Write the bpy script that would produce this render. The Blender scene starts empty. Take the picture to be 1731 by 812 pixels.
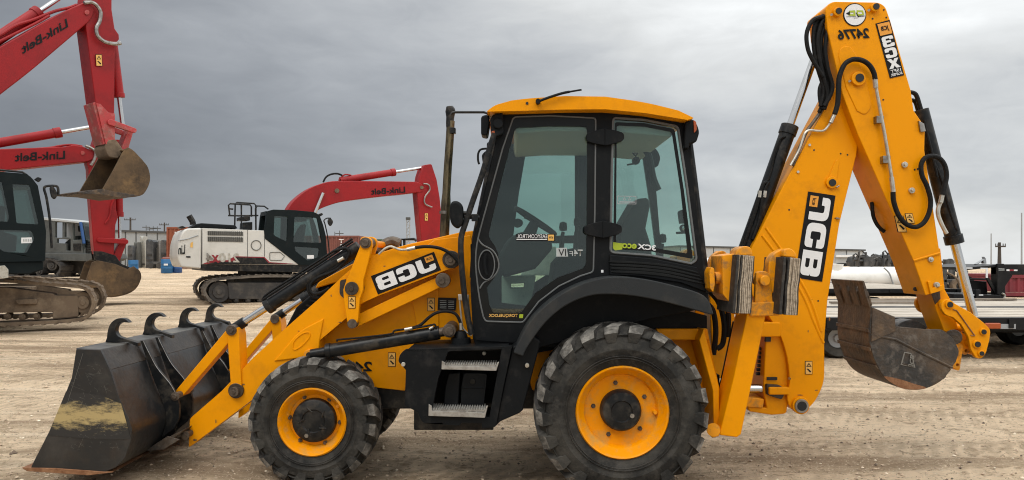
import bpy, bmesh, math, random
from mathutils import Vector, Matrix, noise
from mathutils.geometry import tessellate_polygon
random.seed(7)
R = math.radians
sc = bpy.context.scene
col = sc.collection

# ------------------------------------------------------------------ camera
F, CX, HY, EYE = 1200.0, 865.5, 437.0, 1.75      # focal length in photo pixels, horizon row, eye height
cam_d = bpy.data.cameras.new('camera'); cam = bpy.data.objects.new('camera', cam_d); col.objects.link(cam)
cam.location = (0, 0, EYE); cam.rotation_euler = (R(90), 0, 0)
cam_d.sensor_width = 36; cam_d.lens = 36 * F / 1731; cam_d.shift_y = (HY - 406) / 1731
cam_d.clip_start = 0.05; cam_d.clip_end = 6000
sc.camera = cam

# ------------------------------------------------------------------ sky and sun
SUN_EL, SUN_AZ = R(52), R(215)
w = bpy.data.worlds.new('World'); sc.world = w; w.use_nodes = True
nt = w.node_tree; nt.nodes.clear()
def N(t, **k):
    n = nt.nodes.new(t)
    for a, b in k.items():
        setattr(n, a, b)
    return n
def L(a, b): nt.links.new(a, b)
def MATH(op, a, b=None, clamp=False):
    n = N('ShaderNodeMath', operation=op, use_clamp=clamp)
    for i, v in enumerate((a, b)):
        if v is None: continue
        if isinstance(v, (int, float)): n.inputs[i].default_value = v
        else: L(v, n.inputs[i])
    return n.outputs[0]
out = N('ShaderNodeOutputWorld'); mix = N('ShaderNodeMixShader')
sky = N('ShaderNodeTexSky', sky_type='NISHITA', sun_disc=False, sun_elevation=SUN_EL, sun_rotation=SUN_AZ)
bg1 = N('ShaderNodeBackground'); bg1.inputs[1].default_value = 0.07; L(sky.outputs[0], bg1.inputs[0])
tc = N('ShaderNodeTexCoord'); sep = N('ShaderNodeSeparateXYZ'); L(tc.outputs['Generated'], sep.inputs[0])
mp = N('ShaderNodeMapping'); L(tc.outputs['Generated'], mp.inputs[0]); mp.inputs['Scale'].default_value = (1.6, 1.6, 6.0); mp.inputs['Rotation'].default_value = (0, R(3), 0)
n1 = N('ShaderNodeTexNoise'); n1.inputs['Scale'].default_value = 1.7; n1.inputs['Detail'].default_value = 7; n1.inputs['Roughness'].default_value = .5; n1.inputs['Distortion'].default_value = .4; L(mp.outputs[0], n1.inputs[0])
mp2 = N('ShaderNodeMapping'); L(tc.outputs['Generated'], mp2.inputs[0]); mp2.inputs['Scale'].default_value = (2.5, 2.5, 26.0); mp2.inputs['Rotation'].default_value = (0, R(-2), 0)
n2 = N('ShaderNodeTexNoise'); n2.inputs['Scale'].default_value = 1.9; n2.inputs['Detail'].default_value = 5; L(mp2.outputs[0], n2.inputs[0])
elr = N('ShaderNodeValToRGB'); L(sep.outputs[2], elr.inputs[0])
cr = elr.color_ramp; cr.elements[0].position = 0; cr.elements[0].color = (.37, .37, .37, 1)
cr.elements[1].position = 1; cr.elements[1].color = (1.45, 1.45, 1.45, 1)
for p, v in ((.07, .315), (.16, .31), (.25, .38), (.34, .48), (.55, .95)):
    e = cr.elements.new(p); e.color = (v, v, v, 1)
side = N('ShaderNodeMapRange'); L(sep.outputs[0], side.inputs[0])
for i, v in ((1, -.65), (2, .55), (3, .62), (4, 1.72)): side.inputs[i].default_value = v
side.clamp = True; side.interpolation_type = 'SMOOTHSTEP'
a = MATH('MULTIPLY', n1.outputs[0], .82); b = MATH('MULTIPLY', n2.outputs[0], .12)
mp3 = N('ShaderNodeMapping'); L(tc.outputs['Generated'], mp3.inputs[0]); mp3.inputs['Scale'].default_value = (5, 5, 13); mp3.inputs['Rotation'].default_value = (R(4), R(-5), 0)
n3 = N('ShaderNodeTexNoise'); n3.inputs['Scale'].default_value = 2.4; n3.inputs['Detail'].default_value = 9; n3.inputs['Roughness'].default_value = .6; n3.inputs['Distortion'].default_value = .8; L(mp3.outputs[0], n3.inputs[0])
cl = MATH('ADD', MATH('ADD', MATH('ADD', a, b), MATH('MULTIPLY', n3.outputs[0], .26)), .40)
v = MATH('MULTIPLY', MATH('MULTIPLY', elr.outputs[0], side.outputs[0]), cl)
tint = N('ShaderNodeValToRGB'); L(v, tint.inputs[0])
tint.color_ramp.elements[0].position = .1; tint.color_ramp.elements[0].color = (.88, .955, 1.08, 1)
tint.color_ramp.elements[1].position = .6; tint.color_ramp.elements[1].color = (.98, 1.0, 1.0, 1)
bg2 = N('ShaderNodeBackground'); L(tint.outputs[0], bg2.inputs[0]); L(v, bg2.inputs[1])
mix.inputs[0].default_value = .93; L(bg1.outputs[0], mix.inputs[1]); L(bg2.outputs[0], mix.inputs[2]); L(mix.outputs[0], out.inputs[0])
sun_d = bpy.data.lights.new('sun', 'SUN'); sun = bpy.data.objects.new('sun', sun_d); col.objects.link(sun)
sun_d.energy = 1.15; sun_d.angle = R(28); sun_d.color = (1, .965, .91)
sd = Vector((math.sin(SUN_AZ) * math.cos(SUN_EL), math.cos(SUN_AZ) * math.cos(SUN_EL), math.sin(SUN_EL)))
sun.rotation_euler = sd.to_track_quat('Z', 'Y').to_euler()
sc.view_settings.view_transform = 'Standard'; sc.view_settings.look = 'None'
sc.view_settings.exposure = 0.34
sc.cycles.filter_width = 1.1; sc.view_settings.gamma = 1; sc.view_settings.use_curve_mapping = False

# ------------------------------------------------------------------ materials
M = {}
def mat(name, c, rough=.5, metal=0, c2=None, sc2=6, lo=.45, hi=.65, bump=0, bsc=40, stretch=None, coat=0, c3=None, sc3=2, spec=.5, det=8, rvar=0):
    """Principled paint / metal / rubber with up to two noise layers of dirt or wear in the object's own space."""
    m = bpy.data.materials.new(name); m.use_nodes = True; M[name] = m
    t = m.node_tree; bs = t.nodes['Principled BSDF']
    bs.inputs['Base Color'].default_value = (*c, 1); bs.inputs['Roughness'].default_value = rough
    bs.inputs['Metallic'].default_value = metal; bs.inputs['Coat Weight'].default_value = coat
    bs.inputs['Specular IOR Level'].default_value = spec
    tcn = t.nodes.new('ShaderNodeTexCoord'); src = tcn.outputs['Object']
    if stretch:
        mpn = t.nodes.new('ShaderNodeMapping'); mpn.inputs['Scale'].default_value = stretch; t.links.new(src, mpn.inputs[0]); src = mpn.outputs[0]
    def layer(prev, cc, s, l, h):
        nz = t.nodes.new('ShaderNodeTexNoise'); nz.inputs['Scale'].default_value = s; nz.inputs['Detail'].default_value = det; nz.inputs['Roughness'].default_value = .68
        t.links.new(src, nz.inputs[0])
        rp_ = t.nodes.new('ShaderNodeMapRange'); rp_.inputs[1].default_value = l; rp_.inputs[2].default_value = h; t.links.new(nz.outputs[0], rp_.inputs[0])
        mx = t.nodes.new('ShaderNodeMix'); mx.data_type = 'RGBA'; t.links.new(rp_.outputs[0], mx.inputs[0])
        if prev is None: mx.inputs[6].default_value = (*c, 1)
        else: t.links.new(prev, mx.inputs[6])
        mx.inputs[7].default_value = (*cc, 1)
        if rvar:
            rr = t.nodes.new('ShaderNodeMapRange'); rr.inputs[3].default_value = rough; rr.inputs[4].default_value = min(1, rough + rvar); t.links.new(rp_.outputs[0], rr.inputs[0]); t.links.new(rr.outputs[0], bs.inputs['Roughness'])
        return mx.outputs[2]
    o_ = None
    if c2: o_ = layer(None, c2, sc2, lo, hi)
    if c3: o_ = layer(o_, c3, sc3, .5, .72)
    if o_: t.links.new(o_, bs.inputs['Base Color'])
    if bump:
        nb = t.nodes.new('ShaderNodeTexNoise'); nb.inputs['Scale'].default_value = bsc; nb.inputs['Detail'].default_value = 6; t.links.new(src, nb.inputs[0])
        bp = t.nodes.new('ShaderNodeBump'); bp.inputs['Strength'].default_value = bump; bp.inputs['Distance'].default_value = .02
        t.links.new(nb.outputs[0], bp.inputs['Height']); t.links.new(bp.outputs[0], bs.inputs['Normal'])
    return m
YEL = (.78, .292, .0)
mat('yellow_paint', YEL, .38, 0, (.55, .20, .006), 5, .52, .85, coat=.05, bump=.03, bsc=9, rvar=.25, spec=.12, c3=(.66, .25, .002), sc3=1.3)
mat('yellow_worn', YEL, .42, 0, (.36, .19, .05), 9, .50, .70, spec=.35, c3=(.20, .12, .06), sc3=13, rvar=.3)
mat('yellow_rim', (.80, .285, .0), .40, 0, (.45, .27, .08), 8, .48, .75, spec=.15, rvar=.3)
mat('black_plastic', (.0065, .0075, .0085), .50, 0, (.032, .03, .028), 7, .54, .86, bump=.12, bsc=220, rvar=.2, spec=.13)
mat('fender_plastic', (.022, .0245, .026), .66, 0, (.05, .047, .042), 5, .5, .8, bump=.30, bsc=260, spec=.22)
mat('black_gloss', (.005, .006, .006), .28, 0, (.014, .014, .014), 4, .5, .8, spec=.25)
mat('rubber_hose', (.007, .007, .007), .6, 0, (.028, .025, .022), 25, .52, .8, bump=.2, bsc=180, spec=.18)
mat('black_paint', (.007, .008, .009), .36, 0, (.045, .04, .034), 6, .50, .8, c3=(.06, .05, .038), sc3=9, rvar=.3, spec=.25)
mat('bucket_black', (.013, .014, .015), .33, 0, (.05, .045, .04), 3.2, .48, .76, bump=.10, bsc=26, c3=(.028, .02, .014), sc3=7, rvar=.22)
mat('bucket_brown', (.085, .052, .028), .62, 0, (.03, .024, .02), 3.4, .42, .62, bump=.35, bsc=34, c3=(.15, .095, .05), sc3=8)
mat('bucket_dark', (.024, .022, .020), .55, 0, (.085, .055, .032), 2.6, .44, .66, bump=.3, bsc=40, c3=(.13, .11, .09), sc3=14)
mat('rust', (.16, .062, .022), .75, 0, (.30, .15, .07), 12, .4, .7, bump=.3, bsc=60)
mat('chrome', (.62, .62, .62), .16, 1, (.42, .42, .41), 5, .5, .8)
mat('steel', (.34, .33, .31), .42, 1, (.16, .12, .09), 14, .45, .7)
mat('pin_steel', (.13, .10, .075), .55, .5, (.05, .035, .025), 20, .4, .7, bump=.2, bsc=60)
mat('dark_bore', (.008, .008, .008), .6)
mat('pin_scratch', (.17, .16, .14), .5)
mat('lit_top_dust', (.085, .085, .082), .55, 0, (.03, .03, .03), 6, .42, .66, bump=.15, bsc=40, c3=(.15, .135, .11), sc3=4)  # dusty grey, made paler to carry the lit look of the top face
mat('band_brown', (.022, .016, .012), .4, 0, (.05, .04, .03), 5, .45, .75, bump=.15, bsc=30, c3=(.01, .01, .011), sc3=3)
mat('zinc', (.55, .53, .47), .38, .7, (.34, .30, .24), 18, .45, .7)
mat('chip', (.30, .12, .02), .6, 0, (.07, .045, .025), 30, .4, .65)
mat('grease', (.045, .028, .014), .5, 0, (.02, .014, .01), 10, .4, .6, bump=.3, bsc=50)
mat('tyre', (.019, .0185, .017), .8, 0, (.070, .064, .054), 3.2, .42, .70, bump=.25, bsc=60, c3=(.062, .057, .05), sc3=11, spec=.2)
mat('tyre_tread', (.06, .056, .049), .9, 0, (.27, .25, .22), 7, .44, .64, bump=.5, bsc=50, c3=(.05, .045, .04), sc3=17)
mat('tread_groove', (.034, .031, .028), .85, 0, (.085, .077, .066), 8, .45, .7, bump=.4, bsc=40)
mat('step_steel', (.40, .385, .355), .45, .5, (.26, .24, .21), 20, .45, .65)
mat('white_decal', (.72, .72, .72), .4)
mat('black_decal', (.006, .006, .007), .45, spec=.2)
mat('orange_decal', (.72, .30, .03), .4)
mat('dark_ink', (.009, .012, .013), .6, 0, (.05, .035, .015), 30, .60, .78, spec=.15)
mat('label_yellow', (.74, .42, .10), .45)
mat('lime_decal', (.36, .44, .02), .4)
mat('grey_decal', (.40, .42, .41), .4)
mat('seal', (.11, .115, .115), .45)
mat('pad_rubber', (.46, .38, .285), .95, 0, (.23, .185, .135), 34, .42, .65, bump=.35, bsc=90)
mat('pad_back', (.018, .016, .014), .7, 0, (.09, .075, .06), 25, .5, .75)
mat('exhaust_metal', (.21, .165, .095), .34, .9, (.06, .05, .035), 6, .42, .62, stretch=(4, 4, 1))
mat('seat_cloth', (.022, .024, .026), .8, 0, (.035, .036, .037), 30)
mat('headliner', (.66, .67, .64), .85)
mat('interior_dark', (.010, .012, .012), .6, spec=.25)
mat('pale_beige', (.78, .78, .68), .6, 0, (.55, .55, .47), 7, .5, .7)  # pale tone standing in for brightness beyond the far window
mat('lamp_orange', (.34, .065, .012), .3)
mat('lamp_clear', (.55, .56, .55), .2)
mat('red_paint', (.30, .009, .011), .42, 0, (.19, .009, .011), 1.4, .45, .75, rvar=.2, spec=.3)
mat('red_worn', (.42, .04, .04), .5, 0, (.15, .09, .06), 1.9, .46, .66, c3=(.44, .20, .18), sc3=4)
mat('dirt_brown', (.165, .12, .082), .88, 0, (.075, .055, .04), 2.2, .45, .7, bump=.3, bsc=15, c3=(.25, .19, .13), sc3=3, spec=.2)
mat('bucket_tan', (.125, .082, .046), .7, 0, (.045, .032, .022), 1.5, .42, .66, bump=.25, bsc=10, c3=(.20, .125, .06), sc3=2.2, spec=.2)
mat('track_steel', (.16, .135, .108), .7, .2, (.055, .047, .040), 3, .42, .65, bump=.3, bsc=16)
mat('track_dark', (.034, .031, .029), .75, 0, (.10, .085, .068), 2.5, .48, .72, bump=.3, bsc=16)
mat('cream_paint', (.60, .585, .54), .42, 0, (.47, .45, .40), 1.2, .5, .75, coat=.1)
mat('green_black', (.007, .011, .012), .38, 0, (.014, .018, .018), 2, .5, .8, spec=.12)
mat('carrier_grey', (.075, .08, .076), .55, 0, (.04, .04, .037), 2, .45, .7)
mat('band_red', (.24, .012, .02), .4)
mat('grille', (.14, .135, .12), .6, 0, (.08, .08, .07), 40, .4, .6)
mat('container_rust', (.24, .062, .026), .6, 0, (.15, .045, .022), .8, .45, .7, bump=.1, bsc=5)
mat('container_red', (.19, .062, .045), .6, 0, (.13, .048, .036), .8, .45, .7)
mat('container_green', (.07, .105, .06), .6, 0, (.05, .075, .045), .8, .45, .7)
mat('container_maroon', (.20, .02, .03), .5, 0, (.13, .016, .024), .8, .45, .7)
mat('metal_siding', (.30, .315, .32), .5, 0, (.24, .25, .25), .4, .45, .7)
mat('metal_siding_light', (.40, .41, .41), .5, 0, (.33, .34, .34), .4, .45, .7)
mat('trim_dark', (.06, .06, .058), .5)
mat('drum_blue', (.012, .105, .25), .42, 0, (.02, .07, .15), 3, .5, .8)
mat('drum_blue_dark', (.015, .07, .22), .42, 0, (.02, .05, .13), 3, .5, .8)
mat('tank_white', (.78, .77, .73), .4, 0, (.52, .50, .45), .6, .48, .75)
mat('wood', (.50, .44, .36), .8, 0, (.21, .17, .13), 1.3, .42, .64, stretch=(.8, 9, 1), c3=(.60, .56, .50), sc3=3)
mat('wood_dark', (.30, .25, .20), .85, 0, (.14, .115, .09), 1.5, .42, .64, stretch=(.8, 9, 1))
mat('trailer_black', (.007, .007, .008), .45, 0, (.035, .032, .027), 1.4, .5, .8, spec=.25)
mat('scrap', (.05, .052, .054), .6, .2, (.14, .13, .12), 1.5, .45, .7)
mat('pole_wood', (.055, .045, .038), .9)
mat('grey_steel', (.30, .31, .32), .5)
mat('stone', (.56, .43, .30), .95, 0, (.30, .23, .165), 14, .4, .65, bump=.3, bsc=50)
mat('stone_pale', (.74, .63, .48), .95)
mat('stone_dark', (.15, .11, .08), .95)
mat('pale_mount', (.25, .22, .17), .9)

def worn_patch():
    m = bpy.data.materials.new('wear_band'); m.use_nodes = True; M['wear_band'] = m; t = m.node_tree; bs = t.nodes['Principled BSDF']; bs.inputs['Roughness'].default_value = .5; lk = t.links.new
    tc_ = t.nodes.new('ShaderNodeTexCoord'); sp = t.nodes.new('ShaderNodeSeparateXYZ'); lk(tc_.outputs['Generated'], sp.inputs[0])
    def mm(op, a_, b_=None):
        n_ = t.nodes.new('ShaderNodeMath'); n_.operation = op
        for i_, v_ in enumerate((a_, b_)):
            if v_ is None: continue
            if isinstance(v_, (int, float)): n_.inputs[i_].default_value = v_
            else: lk(v_, n_.inputs[i_])
        return n_.outputs[0]
    tri = mm('SUBTRACT', 1, mm('ABSOLUTE', mm('SUBTRACT', mm('MULTIPLY', sp.outputs[2], 2.0), 1.0)))
    mp_ = t.nodes.new('ShaderNodeMapping'); mp_.inputs['Scale'].default_value = (3, 1, 9); mp_.inputs['Rotation'].default_value = (0, R(14), 0); lk(tc_.outputs['Object'], mp_.inputs[0])
    n1_ = t.nodes.new('ShaderNodeTexNoise'); n1_.inputs['Scale'].default_value = 2.2; n1_.inputs['Detail'].default_value = 10; n1_.inputs['Roughness'].default_value = .75; lk(mp_.outputs[0], n1_.inputs[0])
    f_ = mm('ADD', tri, mm('MULTIPLY', mm('SUBTRACT', n1_.outputs[0], .5), 2.6))
    r_ = t.nodes.new('ShaderNodeMapRange'); r_.inputs[1].default_value = .45; r_.inputs[2].default_value = .85; lk(f_, r_.inputs[0])
    x = t.nodes.new('ShaderNodeMix'); x.data_type = 'RGBA'; lk(r_.outputs[0], x.inputs[0]); x.inputs[6].default_value = (.020, .019, .018, 1); x.inputs[7].default_value = (.40, .30, .13, 1); lk(x.outputs[2], bs.inputs['Base Color'])
worn_patch()
def glass(name, tint, refl=.10, flat=False):
    m = bpy.data.materials.new(name); m.use_nodes = True; M[name] = m; t = m.node_tree; t.nodes.clear()
    o = t.nodes.new('ShaderNodeOutputMaterial'); tr = t.nodes.new('ShaderNodeBsdfTransparent'); tr.inputs[0].default_value = (*tint, 1)
    gl = t.nodes.new('ShaderNodeBsdfGlossy'); gl.inputs['Roughness'].default_value = .02; gl.inputs[0].default_value = (.9, .95, .95, 1)
    lw = t.nodes.new('ShaderNodeFresnel'); lw.inputs[0].default_value = 1.5
    ad = t.nodes.new('ShaderNodeMath'); ad.operation = 'ADD'; ad.use_clamp = True; ad.inputs[1].default_value = refl - .04; t.links.new(lw.outputs[0], ad.inputs[0])
    mx = t.nodes.new('ShaderNodeMixShader'); (t.links.new(ad.outputs[0], mx.inputs[0]) if not flat else setattr(mx.inputs[0], 'default_value', refl)); t.links.new(tr.outputs[0], mx.inputs[1]); t.links.new(gl.outputs[0], mx.inputs[2])
    t.links.new(mx.outputs[0], o.inputs[0])
glass('cab_glass', (.73, .84, .81), .055)
glass('screen_glass', (.73, .84, .81), .05, flat=True)
glass('mirror_face', (.0, .0, .0), .8)
glass('far_glass', (.55, .64, .62), .07)

# ------------------------------------------------------------------ geometry helpers
def gz(x, y):
    """height of the yard: level round the loader, a slow rise behind it, a low heap under the loader bucket"""
    t = max(0.0, y - 8.0)
    z = .02 * t if t < 50 else 1.0 + .15 * (1 - math.exp(-(t - 50) / 6.0)) - .0118 * (t - 50)
    z += .16 * math.exp(-((x + 2.75) / 1.0) ** 2 - ((y - 5.9) / 1.7) ** 2)
    return z
def pl(px, py, P):
    tx, tz = (px - CX) / F, -(py - HY) / F
    if isinstance(P, (int, float)):
        Y = P
    else:
        p0, Y0, a_ = P; X0 = (p0 - CX) / F * Y0; s, c = math.sin(R(a_)), math.cos(R(a_))
        Y = (Y0 * c - X0 * s) / (c - tx * s)      # on the upright plane through (X0, Y0) turned by a_
    return Vector((tx * Y, Y, EYE + tz * Y))
def away(P):
    if isinstance(P, (int, float)): return Vector((0, 1, 0))
    return Vector((-math.sin(R(P[2])), math.cos(R(P[2])), 0))
def along(P):
    if isinstance(P, (int, float)): return Vector((1, 0, 0))
    return Vector((math.cos(R(P[2])), math.sin(R(P[2])), 0))
def rp(pts, n=5):
    """polygon with filleted corners: entries (x, y) or (x, y, radius)"""
    o = []; k = len(pts)
    for i, p in enumerate(pts):
        if len(p) < 3 or p[2] <= 0: o.append((p[0], p[1])); continue
        a_, b_, c_ = Vector(pts[i - 1][:2]), Vector(p[:2]), Vector(pts[(i + 1) % k][:2])
        u, v_ = (a_ - b_), (c_ - b_); r = min(p[2], u.length * .48, v_.length * .48)
        s, e = b_ + u.normalized() * r, b_ + v_.normalized() * r
        for j in range(n + 1):
            f = j / n; q = s * (1 - f) ** 2 + b_ * 2 * f * (1 - f) + e * f * f; o.append((q.x, q.y))
    return o
def circ(x, y, r, n=24, ry=None): return [(x + r * math.cos(2 * math.pi * i / n), y + (ry or r) * math.sin(2 * math.pi * i / n)) for i in range(n)]
def bar(p, q, wp, wq=None, cap=True, n=8):
    """rounded link between two points"""
    wq = wq or wp; p, q = Vector(p), Vector(q); d = (q - p).normalized(); m = Vector((-d.y, d.x)); o = []
    a0 = math.atan2(m.y, m.x)
    if not cap: return [tuple(p + m * wp), tuple(p - m * wp), tuple(q - m * wq), tuple(q + m * wq)]
    for i in range(n + 1):
        t = a0 + math.pi * i / n; o.append((p.x + wp * math.cos(t), p.y + wp * math.sin(t)))
    for i in range(n + 1):
        t = a0 + math.pi + math.pi * i / n; o.append((q.x + wq * math.cos(t), q.y + wq * math.sin(t)))
    return o
def ribbon(pts, wd):
    """open polyline thickened to one side by wd (a curved plate seen on edge)"""
    n = len(pts); o = []
    for i, p in enumerate(pts):
        a_ = Vector(pts[max(0, i - 1)]); b_ = Vector(pts[min(n - 1, i + 1)]); d = (b_ - a_).normalized(); o.append((p[0] - d.y * wd, p[1] + d.x * wd))
    return list(pts) + o[::-1]
def cat(pts, n=6, closed=False):
    """smooth curve through points"""
    P = [Vector(p) for p in pts]; o = []; k = len(P); rng = k if closed else k - 1
    for i in range(rng):
        if closed: p0, p1, p2, p3 = P[(i - 1) % k], P[i], P[(i + 1) % k], P[(i + 2) % k]
        else: p0, p1, p2, p3 = P[max(0, i - 1)], P[i], P[i + 1], P[min(k - 1, i + 2)]
        for j in range(n):
            t = j / n
            o.append(.5 * ((2 * p1) + (p2 - p0) * t + (2 * p0 - 5 * p1 + 4 * p2 - p3) * t * t + (3 * p1 - p0 - 3 * p2 + p3) * t ** 3))
    if not closed: o.append(P[-1])
    return o
def cat2(pts, n=6, closed=False): return [tuple(q) for q in cat(pts, n, closed)]

class MB:
    def __init__(s): s.bm = bmesh.new()
    def poly3(s, loops, d, mi=0):
        """solid from coplanar 3D loops (outer, holes...) pushed along d"""
        bm = s.bm; F_ = [[bm.verts.new(p) for p in lp] for lp in loops]; B_ = [[bm.verts.new(p + d) for p in lp] for lp in loops]; fs = []
        if len(loops) == 1:
            try: fs += [bm.faces.new(F_[0]), bm.faces.new(B_[0][::-1])]
            except ValueError: pass
        else:
            fl, bl = sum(F_, []), sum(B_, [])
            for t in tessellate_polygon(loops):
                try: fs.append(bm.faces.new([fl[i] for i in t])); fs.append(bm.faces.new([bl[i] for i in reversed(t)]))
                except ValueError: pass
        for f, b_ in zip(F_, B_):
            for i in range(len(f)):
                j = (i + 1) % len(f)
                try: fs.append(bm.faces.new((f[i], b_[i], b_[j], f[j])))
                except ValueError: pass
        for q in fs: q.material_index = mi
        return s
    def plate(s, poly, P, t, holes=(), off=0, mi=0):
        aw = away(P); lps = [[pl(x, y, P) + aw * off for x, y in lp] for lp in [poly] + list(holes)]
        return s.poly3(lps, aw * t, mi)
    def sheet(s, poly, P, off=0, mi=0, holes=()):
        aw = away(P); lps = [[pl(x, y, P) + aw * off for x, y in lp] for lp in [poly] + list(holes)]
        fl = [s.bm.verts.new(p) for lp in lps for p in lp]
        for t in tessellate_polygon(lps):
            try: s.bm.faces.new([fl[i] for i in t]).material_index = mi
            except ValueError: pass
        return s
    def cyl(s, p, q, r, r2=None, n=20, mi=0):
        return s.tube([Vector(p), Vector(q)], [r, r2 if r2 is not None else r], n, mi)
    def tube(s, pts, r, n=10, mi=0, closed=False):
        bm = s.bm; pts = [Vector(p) for p in pts]; k = len(pts); rings = []; ref = None
        for i, p in enumerate(pts):
            if closed: d = pts[(i + 1) % k] - pts[i - 1]
            else: d = pts[min(k - 1, i + 1)] - pts[max(0, i - 1)]
            d.normalize()
            if ref is None: ref = d.orthogonal()
            u = (ref - d * ref.dot(d)); u.normalize(); ref = u; v_ = d.cross(u)
            rr = r[min(i, len(r) - 1)] if isinstance(r, (list, tuple)) else r
            rings.append([bm.verts.new(p + (u * math.cos(2 * math.pi * j / n) + v_ * math.sin(2 * math.pi * j / n)) * rr) for j in range(n)])
        for i in range(k if closed else k - 1):
            A_, B_ = rings[i], rings[(i + 1) % k]
            for j in range(n): bm.faces.new((A_[j], A_[(j + 1) % n], B_[(j + 1) % n], B_[j])).material_index = mi
        if not closed:
            bm.faces.new(rings[0][::-1]).material_index = mi; bm.faces.new(rings[-1]).material_index = mi
        return s
    def box(s, lo, hi, mi=0, rz=0, mid=None):
        bm = s.bm; c_ = [Vector((x, y, z)) for x in (lo[0], hi[0]) for y in (lo[1], hi[1]) for z in (lo[2], hi[2])]
        if rz:
            m_ = Vector(mid) if mid else (Vector(lo) + Vector(hi)) / 2; rm = Matrix.Rotation(rz, 3, 'Z'); c_ = [rm @ (p - m_) + m_ for p in c_]
        v_ = [bm.verts.new(p) for p in c_]
        for f in ((0, 1, 3, 2), (4, 6, 7, 5), (0, 4, 5, 1), (2, 3, 7, 6), (0, 2, 6, 4), (1, 5, 7, 3)): bm.faces.new([v_[i] for i in f]).material_index = mi
        return s
    def lathe(s, prof, c_, n=64, mi=0, axis='Y', closed=False):
        """prof: (radius, offset along axis) round centre c_"""
        bm = s.bm; rings = []
        for r, y in prof:
            ring = []
            for j in range(n):
                t = 2 * math.pi * j / n; cs, sn = math.cos(t) * r, math.sin(t) * r
                p = {'Y': (cs, y, sn), 'Z': (cs, sn, y), 'X': (y, cs, sn)}[axis]
                ring.append(bm.verts.new(Vector(c_) + Vector(p)))
            rings.append(ring)
        k = len(rings)
        for i in range(k if closed else k - 1):
            A_, B_ = rings[i], rings[(i + 1) % k]
            for j in range(n): bm.faces.new((A_[j], A_[(j + 1) % n], B_[(j + 1) % n], B_[j])).material_index = mi
        return s
    def mirror(s, yc=None):
        for v_ in s.bm.verts: v_.co.y = 2 * (YC if yc is None else yc) - v_.co.y
        return s
    def shift(s, d):
        for v_ in s.bm.verts: v_.co += Vector(d)
        return s
    def build(s, name, mats, parent=None, bevel=0, seg=2, smooth=35, label=None):
        bm = s.bm; bmesh.ops.recalc_face_normals(bm, faces=bm.faces)
        me = bpy.data.meshes.new(name); bm.to_mesh(me); bm.free()
        for m in (mats if isinstance(mats, (list, tuple)) else [mats]): me.materials.append(M[m])
        for p in me.polygons: p.use_smooth = True
        me.set_sharp_from_angle(angle=R(smooth))
        o = bpy.data.objects.new(name, me); col.objects.link(o)
        if bevel:
            md = o.modifiers.new('bevel', 'BEVEL'); md.width = bevel; md.segments = seg; md.limit_method = 'ANGLE'; md.angle_limit = R(40); md.harden_normals = True
        if parent is not None: hang(o, parent)
        if label: o['label'] = label
        return o
def hang(o, parent):
    o.parent = parent
    if parent.type == 'EMPTY' and parent.parent is None: o.matrix_parent_inverse = Matrix.Translation(-Vector(parent.location))
    return o
def tag(o, label, cat_, group=None):
    o['label'] = label; o['category'] = cat_
    if group: o['group'] = group
    return o
def thing(name, label, cat_, loc, group=None):
    o = bpy.data.objects.new(name, None); col.objects.link(o); o.location = loc; o.empty_display_size = .3
    return tag(o, label, cat_, group)
def sub_empty(name, parent):
    o = bpy.data.objects.new(name, None); col.objects.link(o); return hang(o, parent)

def glyph_mesh(s, bold):
    cu = bpy.data.curves.new('glyphs', 'FONT'); cu.body = s; cu.size = 1; cu.offset = bold; cu.resolution_u = 4
    ob = bpy.data.objects.new('glyphs', cu); col.objects.link(ob)
    dg = bpy.context.evaluated_depsgraph_get(); me = bpy.data.meshes.new_from_object(ob.evaluated_get(dg))
    bpy.data.objects.remove(ob); bpy.data.curves.remove(cu); return me
def write(s, O, U_, V_, P, m, name, parent, bold=0, off=-.006, box=None):
    """lettering fitted to the parallelogram O, O+U, O+V on plane P; U pointing left gives the mirrored writing of the photo"""
    me = glyph_mesh(s, bold); xs = [v_.co.x for v_ in me.vertices]; ys = [v_.co.y for v_ in me.vertices]
    x0, x1, y0, y1 = min(xs), max(xs), min(ys), max(ys)
    if box: y0, y1 = box
    aw = away(P)
    for v_ in me.vertices:
        a_, b_ = (v_.co.x - x0) / (x1 - x0), (v_.co.y - y0) / (y1 - y0)
        v_.co = pl(O[0] + U_[0] * a_ + V_[0] * b_, O[1] + U_[1] * a_ + V_[1] * b_, P) + aw * off
    me.name = name; me.materials.clear(); me.materials.append(M[m])
    o = bpy.data.objects.new(name, me); col.objects.link(o); return hang(o, parent)
# wide block letters J, C, B (unit boxes, outline + holes), and 3
def blockJ(): return [rp([(.66, 1), (1, 1), (1, .0, .34), (.0, .0, .34), (.0, .42), (.34, .42), (.34, .26, .08), (.66, .26, .10)])]
def blockC(): return [rp([(0, 0, .34), (1, 0, .34), (1, .40), (.66, .40), (.66, .25, .1), (.34, .25, .1), (.34, .75, .1), (.66, .75, .1), (.66, .60), (1, .60), (1, 1, .34), (0, 1, .34)])]
def blockB(): return [rp([(0, 0), (1, 0, .25), (1, .47, .14), (.93, .5), (1, .53, .14), (1, 1, .25), (0, 1)]), rp([(.32, .2), (.68, .2, .1), (.68, .4, .1), (.32, .4)]), rp([(.32, .6), (.68, .6, .1), (.68, .8, .1), (.32, .8)])]
def block3(): return [rp([(0, 0, .2), (1, 0, .25), (1, .47, .12), (.93, .5), (1, .53, .12), (1, 1, .25), (0, 1, .2), (0, .68), (.34, .68), (.34, .78), (.66, .78), (.66, .6), (.25, .6), (.25, .4), (.66, .4), (.66, .22), (.34, .22), (.34, .32), (0, .32)])]
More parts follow.
